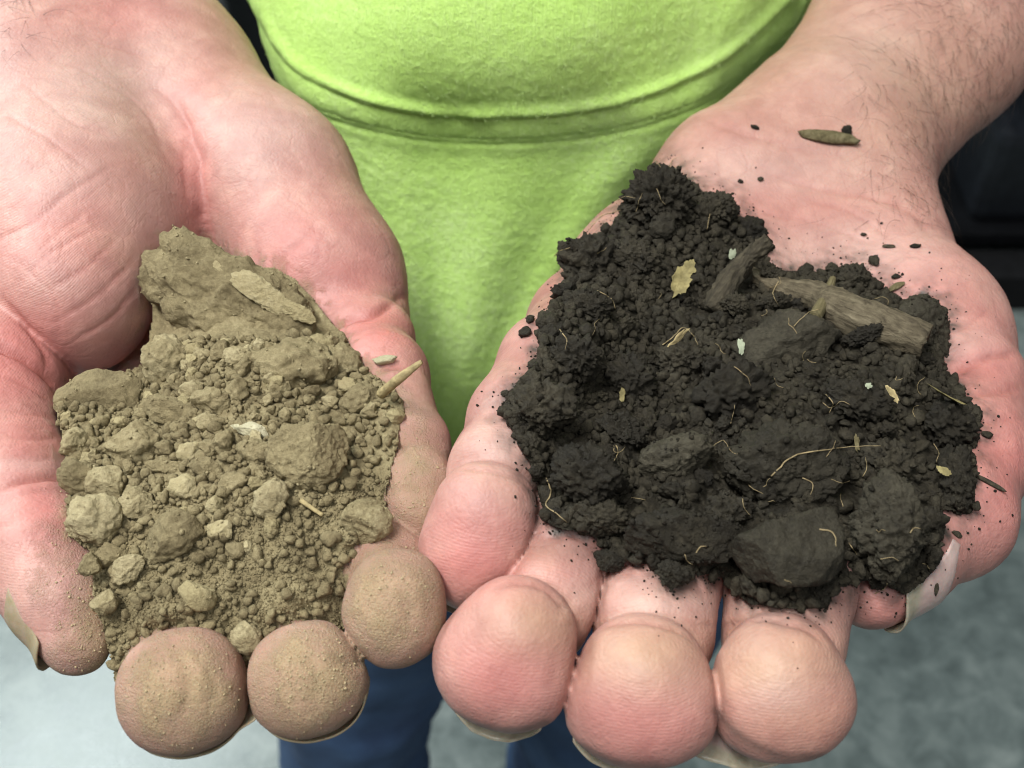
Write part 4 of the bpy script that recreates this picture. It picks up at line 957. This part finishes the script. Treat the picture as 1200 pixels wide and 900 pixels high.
# ---- moist dark soil
CT_B = [(775, 205, 276), (690, 295, 266), (640, 380, 254), (605, 480, 238), (640, 580, 219), (650, 610, 214), (720, 645, 207), (800, 670, 201), (920, 690, 196), (1050, 670, 203), (1098, 600, 212), (1138, 520, 226), (1115, 440, 240), (1095, 360, 254), (1000, 325, 262), (905, 285, 274), (830, 400, 238), (920, 500, 214), (800, 560, 214), (1000, 540, 213), (920, 620, 200), (740, 420, 240), (1040, 450, 224), (1040, 620, 200)]
HB = Heap(OUT_B, CT_B, 1.5, 34, 10, 14, lambda v: 1.6 * fbm(v * .10, 3, 111) + 2.2 * bead((v * .25, 112)) + 1.2 * bead((v * .65, 113)) + .9 * fbm(v * .7, 4, 116, .65) + .4 * bead((v * 1.7, 114)) + .3 * fbm(v * 3, 3, 115), BV['B'], None, (1.0, 3.2))
HB.build('dark_soil', M_DARK, Vector(to_world(at(880, 480, 225))), kind='stuff', label='moist black soil heaped in the palm around the twig', category='soil')
CL_B = [
 (772, 236, 46, 44, .3, 1, dict(cuts=3, rough=.35, gran=.22, gs=2.6, sub=6), 'ragged black clod at the very top of the dark heap'),
 (777, 265, 17, 19, .1, 2, dict(cuts=6, rough=.1, fine=.02, sink=.0, mat=1), 'small smooth grey black pebble like clod near the top of the dark heap'),
 (838, 244, 27, 22, -.1, 3, dict(cuts=3, rough=.3, gran=.25, gs=2.4), 'black clod jutting out right of the topmost clod'),
 (692, 306, 40, 34, .1, 4, dict(cuts=4, rough=.3, gran=.2), 'black clod at the upper left shoulder of the dark heap'),
 (745, 302, 34, 24, .2, 5, dict(cuts=5, rough=.3, gran=.16), 'black clod between the top clod and the left shoulder clod'),
 (922, 404, 66, 42, -.32, 6, dict(cuts=6, rough=.2, fine=.05, gran=.06, gs=4, mat=1, sink=.2), 'smooth tilted dark clod directly below the fat twig'),
 (1084, 386, 31, 42, -.2, 7, dict(cuts=5, rough=.25, gran=.08, sink=.3, mat=1), 'tall dark clod at the cut end of the fat twig'),
 (1000, 326, 22, 19, .1, 8, dict(cuts=4, gran=.15), 'round black clod above the middle of the fat twig'),
 (858, 458, 50, 38, -.3, 9, dict(cuts=5, rough=.25, gran=.12), 'black clod left of the smooth tilted clod'),
 (792, 536, 48, 30, -.35, 10, dict(cuts=6, rough=.2, fine=.05, gran=.06, mat=1), 'slanting dark clod in the middle of the heap'),
 (920, 545, 76, 56, -.15, 11, dict(cuts=5, rough=.25, fine=.05, gran=.07, gs=4, sub=6, sink=.25, mat=1), 'broad dark clod with pale roots in the middle right of the heap'),
 (920, 650, 74, 50, -.52, 12, dict(cuts=6, rough=.18, fine=.035, gran=.03, gs=5, sub=6, sink=.12, mat=1), 'smooth potato shaped dark clod resting above the index finger'),
 (1050, 622, 56, 74, -.1, 13, dict(cuts=5, rough=.25, fine=.06, gran=.09, gs=4, sub=6, sink=.2, mat=1), 'large lumpy dark clod lying on the thumb beside the nail'),
 (795, 627, 88, 34, .08, 14, dict(cuts=5, rough=.2, fine=.05, gran=.08, gs=4, sink=.2), 'long flat black clod overhanging the middle finger'),
 (634, 480, 48, 38, -.1, 15, dict(cuts=4, rough=.3, gran=.2, sink=.25), 'crumbly black clod at the left edge above the little finger'),
 (690, 560, 48, 42, .3, 16, dict(cuts=4, rough=.3, gran=.2), 'crumbly black clod in the lower left of the dark heap'),
 (700, 606, 44, 24, .1, 17, dict(cuts=5, rough=.3, gran=.16), 'black clod at the lower left over the ring finger'),
 (788, 673, 23, 18, .2, 18, dict(cuts=4, gran=.18, sink=.0, dz=1), 'small black lump hanging over the middle finger'),
 (712, 657, 20, 14, .2, 19, dict(cuts=5, gran=.1, dz=3), 'small dark lump between ring and middle fingers'),
 (962, 690, 22, 26, .3, 20, dict(cuts=4, gran=.2, dz=3), 'crumbly black lump squeezed between index finger and thumb'),
 (1108, 495, 38, 34, .3, 21, dict(cuts=4, gran=.2, rough=.3), 'crumbly black clod at the right edge below the yellow leaf scrap'),
 (1124, 562, 24, 42, .1, 22, dict(cuts=4, gran=.2, rough=.3), 'narrow black clod on the right edge above the large thumb clod'),
 (1004, 470, 44, 30, .2, 23, dict(cuts=4, gran=.18, rough=.3), 'black clod below the cut end of the fat twig'),
 (736, 442, 36, 32, .4, 24, dict(cuts=4, gran=.22, rough=.3), 'crumbly black clod left of the heap centre'),
 (676, 420, 38, 32, .4, 25, dict(cuts=4, gran=.22, rough=.3), 'crumbly black clod on the left flank of the heap'),
 (1040, 540, 34, 28, .3, 26, dict(cuts=5, gran=.15), 'black clod just above the large thumb clod'),
 (850, 600, 36, 26, -.3, 27, dict(cuts=5, gran=.12), 'black clod between the long flat clod and the broad clod'),
 (728, 506, 34, 26, .3, 28, dict(cuts=4, gran=.2), 'black crumb cluster left of the slanting clod'),
 (905, 352, 24, 12, -.3, 31, dict(cuts=4, gran=.2, dz=-5), 'black crumb cluster packed against the lower side of the fat twig'),
 (1012, 392, 30, 13, -.35, 32, dict(cuts=4, gran=.2, dz=-5), 'dark clod under the right half of the fat twig'),
 (862, 356, 20, 15, .3, 33, dict(cuts=4, gran=.2, dz=-4), 'black clod burying the foot of the upright twig stub'),
 (905, 320, 16, 10, .3, 34, dict(cuts=4, gran=.2, dz=-5), 'small black clod lying on the left end of the fat twig'),
 (800, 420, 34, 26, -.2, 29, dict(cuts=4, gran=.2), 'black clod under the upright stub of twig'),
 (690, 360, 36, 26, .2, 30, dict(cuts=4, gran=.24, rough=.3), 'crumbly black clod under the left shoulder clod'),
]
MATB = [M_DARK, M_DARKC]
CB = []
for px_, py_, a_, b_, r_, sd, kw, lab in CL_B:
    kw = dict(kw); mt = MATB[kw.pop('mat', 0)]; kw.setdefault('fine', .07); kw['boost'] = kw.get('gran', 0) != .03
    if kw.get('gran', 0) > .11: kw['gran'] *= 1.3; kw['fine'] = .12; kw['rough'] = max(kw.get('rough', .22), .34); kw['gs'] = 3.6 * max(a_, b_) / 42
    CB.append(clod(HB, px_, py_, a_, b_, r_, sd + 400, mt, lab, **kw))
rgB = np.random.default_rng(13)
varB = [lump(4, 500 + i, cuts=3 + (i % 3) * 3, rough=.5, fine=.16, gran=.34 * (i % 2), gs=1.9) for i in range(16)]
wB = (1 + 1.6 * (HB.de < 16)) * (HB.de > 3) * (.4 + np.clip((560 - HB.py) / 200, 0, 1) + np.clip((760 - HB.px) / 160, 0, 1))
scatter(HB, 150, wB, lambda x, y, r: .95 + 1.9 * r.beta(1.3, 2.6), varB, [M_DARK], 'soil_crumb', 'small moist black soil crumb in the dark heap', 'black crumbs in the dark heap', 'soil crumb', rgB)
varBS = [lump(2, 560 + i, cuts=6, rough=.55, fine=.18) for i in range(12)]
ids = rgB.choice(len(HB.px), 4800, p=wB / wB.sum())
stuff(HB.top[ids], HB.n[ids],  .3 + 1.45 * rgB.beta(1.2, 2.8, len(ids)), varBS, 'black_crumbs', M_DARK, rgB, 'fine black crumbs scattered over the dark heap', sink=.05, category='soil crumbs', small=.55, low=varF)
print('soil', time.time() - T0)

p_, n_ = on_clods([o for o in CB if 'potato' not in o['label'] and 'smooth tilted' not in o['label']], 1000, rgB)
stuff(p_, n_, .14 + .7 * rgB.beta(1.1, 4, len(p_)), varBS, 'clinging_crumbs', M_DARK, rgB, 'small black crumbs clinging to the dark clods', category='soil crumbs', sink=.25, small=.45, low=varF)
sp_, sn_ = [], []
for _ in range(1100):
    q_ = HB.O[rgB.integers(len(HB.O))] + rgB.normal(size=2) * rgB.choice([8, 16, 30])
    p, nn = hit(BV['B'], *q_)
    if p is None or nn @ p > 0: continue
    sp_.append(p); sn_.append(nn)
stuff(np.array(sp_), np.array(sn_), .08 + .5 * rgB.beta(1, 5, len(sp_)), varF, 'soil_specks', M_DARK, rgB, 'black soil specks on the skin round the edge of the dark heap', category='soil specks')

# ---- wood, leaf scraps and roots
def bark_material(name, a, b_, c):
    m, t, b = new_mat(name); g = N(t); O = g.obj()
    mp = g.n('ShaderNodeMapping'); mp.inputs['Scale'].default_value = (1, 1, .12); g.link(O, mp.inputs['Vector'])
    n_ = g.noise(mp.outputs[0], 900, 6, .7, .6); f = g.noise(O, 500, 4)
    col = g.ramp(g.math('ADD', g.math('MULTIPLY', n_, .7), g.math('MULTIPLY', f, .35)), [(.32, a), (.52, b_), (.74, c)])
    g.link(col, b.inputs['Base Color']); b.inputs['Roughness'].default_value = .85; b.inputs['Specular IOR Level'].default_value = .25
    g.link(g.bump(n_, .0012, .8), b.inputs['Normal']); return m
M_BARK = bark_material('weathered_twig', (.028, .022, .014), (.105, .086, .055), (.21, .18, .12))
M_STUB = bark_material('dark_twig', (.02, .017, .012), (.05, .042, .028), (.10, .085, .055))
M_CHIP = bark_material('wood_chip', (.06, .05, .025), (.13, .11, .055), (.22, .19, .11))
M_STRAW = plain('straw', (.33, .265, .135), .8, .2, 0, 700, .35, .0003, 1500)
M_LEAF = plain('dead_leaf', (.20, .17, .075), .75, .25, 0, 500, .4, .0004, 1200)
M_PALE = plain('pale_flake', (.27, .30, .21), .7, .25, 0, 800, .25)
M_ROOT = plain('root_fibre', (.25, .195, .105), .75, .25, 0, 900, .4)
def twig(name, pts, radpx, mat, label, cat, base, off, seed, seg=36, rough=.14, **kw):
    """round length of wood along photo points lying off mm in front of the heap"""
    P_ = []
    for x, y, *o in pts: P_.append(at(x, y, float(base(np.array([x]), np.array([y]))[0]) - off - (o[0] if o else 0)))
    P_ = curve(P_, 14); R = np.interp(np.linspace(0, 1, len(P_)), np.linspace(0, 1, len(radpx)), radpx) * K * -P_[:, 2].mean()
    v, q, t = tube(P_, R, seg); n_ = len(P_) * seg; ax = (P_[-1] - P_[0]); Lh = np.linalg.norm(ax); ax /= Lh
    # frame with z along the wood, so that the grain follows it
    u = np.cross(ax, (0.2, .3, .9)); u /= np.linalg.norm(u); w = np.cross(ax, u); Fm = np.stack([u, w, ax], 1); c0 = P_.mean(0)
    lv = (v - c0) @ Fm; ang = np.arctan2(lv[:, 1], lv[:, 0])
    s_ = np.stack([np.cos(ang) * 2.2, np.sin(ang) * 2.2, lv[:, 2] * .16], 1)
    dd_ = rough * R.mean() * (fbm(s_ * 1.3 + seed, 4, seed, .6) + .5 * fbm(s_ * 3.1, 3, seed + 3)); rr = np.hypot(lv[:, 0], lv[:, 1]) + 1e-6
    lv[:, :2] *= (1 + dd_ / rr.clip(R.mean() * .4))[:, None]
    e0 = np.arange(len(v)) < seg; e1 = (np.arange(len(v)) >= n_ - seg) & (np.arange(len(v)) < n_)
    jag = .35 * R.mean() * fbm(np.stack([np.cos(ang), np.sin(ang), 0 * ang], 1) * 2 + seed, 3, seed + 7)
    lv[e0, 2] += jag[e0]; lv[e1, 2] += jag[e1]
    me = mesh_arrays(name, lv * .001, [q, t]); Fw = RMn[:3, :3] @ Fm
    o = add(name, me, mat, None); o.matrix_world = Matrix(np.vstack([np.hstack([Fw, np.array(to_world(c0))[:, None]]), [0, 0, 0, 1]]).tolist())
    o['label'] = label; o['category'] = cat
    for k_, v_ in kw.items(): o[k_] = v_
    return o
bB = HB.base
twig('twig', [(872, 318, -3), (920, 340, 2.0), (960, 350, 4), (1010, 374, 5), (1084, 402, 6)], [9, 13, 17, 21, 24, 22], M_BARK, 'thick grey brown twig with a broken end lying across the dark heap', 'twig', bB, 2.5, 3, rough=.26)
twig('twig', [(838, 366, -1), (850, 338, 4), (872, 308, 7), (902, 282, 9)], [13, 15, 13, 11, 9], M_STUB, 'short dark upright twig stub behind the thick grey twig', 'twig', bB, 2, 5, rough=.5)
twig('splinter', [(955, 372, 3), (968, 348, 6), (976, 326, 8)], [8, 7, 4], M_CHIP, 'upright brown splinter standing in front of the thick grey twig', 'splinter', bB, 5, 6, seg=12)
DG = bpy.context.evaluated_depsgraph_get()
def surf(px, py):
    dr = (Vector(to_world(at(px, py, 1000))) - CAM_LOC).normalized(); h = S.ray_cast(DG, CAM_LOC, dr)
    return (-w2l(np.array(h[1]))[2], np.array(h[2]) @ RMn[:3, :3]) if h[0] else (None, None)
def scrap(bvx, px, py, a, b_, rot, seed, mat, label, cat, name, th=.35, lift=.3, ragged=.35, curl=.3, base=None, off=3):
    """thin torn piece with real thickness"""
    if base is None:
        p, nn = hit(bvx, px, py)
        if p is None: return
        if nn @ p > 0: nn = -nn
    else:
        d = min(surf(px + i_ * .4 * a, py + j_ * .4 * b_)[0] or 1e3 for i_ in (-1, 0, 1) for j_ in (-1, 0, 1)) - .1; p = at(px, py, d); nn = np.array([.1, .3, .9]) + np.random.default_rng(seed).normal(size=3) * .3; nn /= np.linalg.norm(nn)
    d = -p[2]; x_ = np.array([math.cos(-rot), math.sin(-rot), 0]); x_ -= nn * (x_ @ nn); x_ /= np.linalg.norm(x_); y_ = np.cross(nn, x_)
    n_, m_ = 28, 5; V = []; A_, B_ = a * K * d, b_ * K * d
    an = np.linspace(0, 2 * np.pi, n_, endpoint=False)
    rr = 1 + ragged * fbm(np.stack([np.cos(an), np.sin(an), 0 * an], 1) * 1.8 + seed * 1.3, 4, seed, .7) * 1.6
    for sgn in (1, -1):
        for k_ in range(1, m_ + 1):
            f = k_ / m_; x = np.cos(an) * rr * f * A_; y = np.sin(an) * rr * f * B_
            z = sgn * th * .5 * (1 - f ** 4) + curl * A_ * ((x / A_) ** 2 * .3 + .25 * fbm(np.stack([x, y, 0 * x], 1) * .5 + seed, 3, seed + 2))
            V.append(np.stack([x, y, z], 1))
        V.append(np.array([[0, 0, sgn * th * .5]]))
    V = np.concatenate(V); o_ = m_ * n_ + 1; q = []; t = []; k = np.arange(n_); k2 = (k + 1) % n_
    for sd in (0, 1):
        for r_ in range(m_ - 1):
            f = np.stack([sd * o_ + r_ * n_ + k, sd * o_ + (r_ + 1) * n_ + k, sd * o_ + (r_ + 1) * n_ + k2, sd * o_ + r_ * n_ + k2], 1); q.append(f if sd == 0 else f[:, ::-1])
        f = np.stack([np.full(n_, sd * o_ + m_ * n_), sd * o_ + k, sd * o_ + k2], 1); t.append(f if sd == 0 else f[:, ::-1])
    q.append(np.stack([(m_ - 1) * n_ + k, o_ + (m_ - 1) * n_ + k, o_ + (m_ - 1) * n_ + k2, (m_ - 1) * n_ + k2], 1))
    W_ = V[:, :1] * x_ + V[:, 1:2] * y_ + V[:, 2:] * nn; c0 = p + nn * (lift + th * .5)
    o = add(name, mesh_arrays(name, local_dir(W_) * .001, [np.concatenate(q), np.concatenate(t)]), mat, None, loc=Vector(to_world(c0)), label=label, category=cat); return o
S_ = lambda *a, **k: scrap(*a, **k)
S_(None, 796, 332, 12, 22, .35, 1, M_LEAF, 'crumpled tan leaf scrap left of the upright twig stub', 'leaf scrap', 'leaf_scrap', base=bB, off=5, curl=1.5, ragged=.3)
S_(None, 806, 314, 8, 10, .2, 2, M_LEAF, 'small curled tan leaf scrap above the crumpled one', 'leaf scrap', 'leaf_scrap', base=bB, off=6, curl=.8)
S_(None, 790, 398, 20, 5, -.75, 3, M_STRAW, 'narrow straw coloured husk lying on the black crumbs', 'husk', 'husk', base=bB, off=5)
S_(None, 868, 407, 4, 10, .05, 4, M_PALE, 'small whitish green flake beside the smooth tilted clod', 'flake', 'flake', base=bB, off=7)
S_(None, 858, 298, 4, 6, .3, 5, M_PALE, 'tiny pale green flake at the top of the upright twig stub', 'flake', 'flake', base=bB, off=5)
S_(None, 1112, 469, 24, 12, -.15, 6, M_LEAF, 'ragged yellow green leaf scrap at the right edge of the dark heap', 'leaf scrap', 'leaf_scrap', base=bB, off=7, ragged=.6)
S_(None, 1105, 553, 9, 6, .5, 7, M_LEAF, 'small yellow fleck on the right edge clod above the thumb', 'leaf scrap', 'leaf_scrap', base=bB, off=10)
S_(None, 1048, 462, 12, 4, .9, 8, M_STRAW, 'short straw sliver left of the ragged yellow leaf scrap', 'sliver', 'sliver', base=bB, off=6)
S_(None, 730, 464, 3.5, 12, .2, 9, M_LEAF, 'brown leaf sliver on the left side of the dark heap', 'sliver', 'sliver', base=bB, off=7)
S_(None, 1018, 452, 4, 3.5, .4, 10, M_PALE, 'pale speck below the cut end of the thick twig', 'flake', 'flake', base=bB, off=7)
S_(None, 1003, 520, 3, 12, .1, 11, M_CHIP, 'brown chip between the broad clod and the large thumb clod', 'chip', 'chip', base=bB, off=8)
bv = BV['B']
def bit(key, px, py, a, b_, rot, seed, mat, label, cat='soil crumb', name='soil_crumb', th=.7, **kw):
    p, nn = hit(BV[key], px, py)
    if p is None: print('miss', label); return
    if nn @ p > 0: nn = -nn
    d = -p[2]; v, f = lump(3, seed, **dict(dict(cuts=6, rough=.3, fine=.08), **kw)); v = v / np.abs(v).max(0)
    x_ = np.array([math.cos(-rot), math.sin(-rot), 0]); x_ -= nn * (x_ @ nn); x_ /= np.linalg.norm(x_); y_ = np.cross(nn, x_); h_ = th * min(a, b_) * K * d
    W_ = v[:, :1] * x_ * a * K * d + v[:, 1:2] * y_ * b_ * K * d + v[:, 2:] * nn * h_
    return add(name, mesh_arrays(name, local_dir(W_) * .001, [f]), mat, None, loc=Vector(to_world(p + nn * h_ * .75)), label=label, category=cat)
bit('B', 970, 163, 38, 9, .10, 601, M_CHIP, 'largest wood chip, olive brown and pointed, on the wrist', 'wood chip', 'wood_chip', rough=.12, cuts=8)
bit('B', 992, 155, 8, 7, .1, 602, M_DARK, 'square black crumb touching the wood chip on the wrist')
bit('B', 884, 150, 6, 3, .5, 603, M_DARK, 'black sliver on the wrist left of the wood chip')
bit('B', 867, 213, 4, 3, .5, 604, M_DARK, 'left of two specks above the dark heap on the palm heel')
bit('B', 891, 211, 4, 3.5, .5, 605, M_DARK, 'right of two specks above the dark heap on the palm heel')
bit('B', 1012, 276, 4, 3, .2, 606, M_DARK, 'black speck highest on the thumb mound')
bit('B', 1043, 290, 9, 3, .7, 607, M_STUB, 'thin brown sliver lying on the thumb mound', 'sliver', 'sliver')
bit('B', 1073, 290, 7, 4, .2, 608, M_DARK, 'black crumb right of the thin sliver on the thumb mound')
bit('B', 1025, 308, 7, 9, .2, 609, M_DARK, 'black crumb pair just above the thick twig on the palm', gran=.3)
bit('B', 1050, 338, 15, 5, -.55, 610, M_CHIP, 'small olive wood chip on the thumb mound above the tall clod', 'wood chip', 'wood_chip', rough=.12)
bit('B', 1051, 325, 6, 4, .2, 611, M_DARK, 'black crumb resting behind the small olive wood chip')
bit('B', 1033, 262, 2, 2, .2, 612, M_DARK, 'tiniest speck on the skin below the wrist hair')
bit('B', 1156, 511, 8, 5, .3, 613, M_DARK, 'black crumb on the thumb right of the narrow edge clod', gran=.2)
bit('B', 1158, 566, 24, 3.4, .5, 614, M_STUB, 'thin brown twig piece sticking out right of the dark heap', 'twig', 'twig', rough=.08)
bit('B', 1120, 626, 9, 4, .35, 615, M_STUB, 'brown chip on the thumb right of the large lumpy clod', 'chip', 'chip')
bit('B', 1096, 690, 9, 4, 1.2, 616, M_STUB, 'grey dirt flake caught at the thumbnail cuticle', 'flake', 'flake')
bit('B', 616, 392, 9, 8, .1, 617, M_DARK, 'black crumb lying alone at the left edge of the dark heap', gran=.2)
bit('B', 622, 376, 6, 7, .1, 618, M_DARK, 'small black crumb above the lone left edge crumb', gran=.2)
bit('B', 592, 462, 6, 5, .1, 619, M_DARK, 'black crumb on the little finger edge', gran=.2)
bit('A', 453, 424, 17, 8, -.25, 620, M_TANPALE, 'pale tan chip on the base of the little finger', 'chip', 'chip', cuts=8)
twig('splinter', [(446, 462, 2), (470, 442, 4), (494, 424, 5)], [6, 6, 3], M_STRAW, 'straw coloured splinter poking out beside the little finger', 'splinter', HA.base, 3, 8, seg=10)
twig('splinter', [(352, 586, 2), (378, 604, 2)], [3, 2.5], M_STRAW, 'short straw sliver lying in the fine tan soil', 'splinter', HA.base, 1, 9, seg=8)
# roots
ROOTS = [[(640, 560), (646, 578), (640, 592), (655, 604), (664, 613)], [(904, 558), (922, 540), (938, 532), (962, 528), (990, 524), (1032, 522)], [(836, 522), (848, 516), (856, 528), (864, 532)],
 [(870, 582), (872, 594), (880, 604)], [(964, 472), (974, 478), (986, 470), (996, 474)], [(968, 462), (976, 472), (972, 484)], [(722, 522), (724, 530), (720, 540)], [(776, 404), (788, 396), (800, 384), (812, 392), (818, 404)],
 [(930, 382), (948, 366), (962, 362)], [(1066, 625), (1072, 618), (1080, 620)], [(995, 636), (1000, 644), (1004, 650)], [(802, 650), (806, 658), (812, 662)], [(816, 648), (820, 642), (828, 640)], [(1026, 696), (1036, 690), (1040, 684)],
 [(690, 270), (704, 254), (716, 250), (728, 246)], [(724, 234), (734, 230), (744, 232)], [(774, 196), (768, 188), (764, 186)], [(784, 196), (788, 188), (794, 184)], [(832, 250), (830, 262), (828, 270)], [(650, 300), (656, 294), (668, 290)],
 [(700, 340), (716, 350), (722, 364)], [(1010, 560), (1016, 548), (1014, 536)], [(860, 430), (874, 440), (880, 452)], [(960, 620), (976, 624), (980, 640)], [(940, 560), (952, 566), (950, 580)], [(656, 386), (664, 398), (662, 410)], [(1094, 520), (1100, 530), (1098, 542)], [(912, 330), (906, 344), (912, 358)]]
rgR = np.random.default_rng(77)
for _ in range(30):                    # finer rootlets, in loose tangles
    k_ = rgR.integers(len(HB.px)); x0, y0 = HB.px[k_], HB.py[k_]
    if HB.de[k_] < 12: continue
    an = rgR.uniform(0, 6.28); L_ = rgR.uniform(8, 26); pts = [(x0, y0)]
    for _k in range(3): an += rgR.normal() * .7; pts.append((pts[-1][0] + math.cos(an) * L_ / 3, pts[-1][1] + math.sin(an) * L_ / 3))
    ROOTS.append(pts)
for i, r_ in enumerate(ROOTS):
    rg = np.random.default_rng(900 + i); th = .9 if i in (0, 1) else rg.uniform(.4, .8) if i < 28 else rg.uniform(.3, .5)
    P_ = []
    for x, y in r_:
        d = surf(x, y)[0]; P_.append((x, y, d))
    if not all(q_[2] for q_ in P_): continue
    C_ = curve(P_, 5); dd_ = np.array([surf(x, y)[0] or z for x, y, z in C_]); dd_ = np.minimum(dd_, np.median(dd_) + 6)
    for _ in range(3): dd_[1:-1] = np.minimum(dd_[1:-1], .5 * dd_[1:-1] + .25 * (dd_[:-2] + dd_[2:]))
    P_ = np.array([at(x, y, z - .12) for (x, y, _), z in zip(C_, dd_)]); P_ += .25 * np.stack([perlin(P_ * .8 + k_, 300 + i) for k_ in (0, 9, 21)], 1)
    v, q, t = tube(P_, np.interp(np.linspace(0, 1, len(P_)), [0, .5, 1], [.16 * th, .14 * th, .05]), 6); loc = Vector(to_world(v.mean(0)))
    me = mesh_arrays('root', to_world(v), [q, t]); rebase(me, loc); o = add('root', me, M_ROOT, None, loc=loc, category='root')
    if i == 0: o['label'] = 'thickest pale root hanging down the left side of the dark heap above the ring finger'
    elif i == 1: o['label'] = 'long pale root crossing the broad dark clod'
    elif i in (14, 15, 16, 17): o['label'] = 'fine hair root sticking out of the top left of the dark heap'; o['group'] = 'hair roots at the top of the dark heap'
    else: o['label'] = 'short pale rootlet curling out of the dark soil'; o['group'] = 'pale rootlets in the dark heap'
print('done', time.time() - T0)

D_ = [(len(o.data.loops) - 2 * len(o.data.polygons), o.name) for o in S.objects if o.type == 'MESH']; print(sorted(D_)[-16:], sum(a for a, b in D_ if b.startswith('soil_crumb')))
print('tris', sum(len(o.data.loops) - 2 * len(o.data.polygons) for o in S.objects if o.type == 'MESH'))
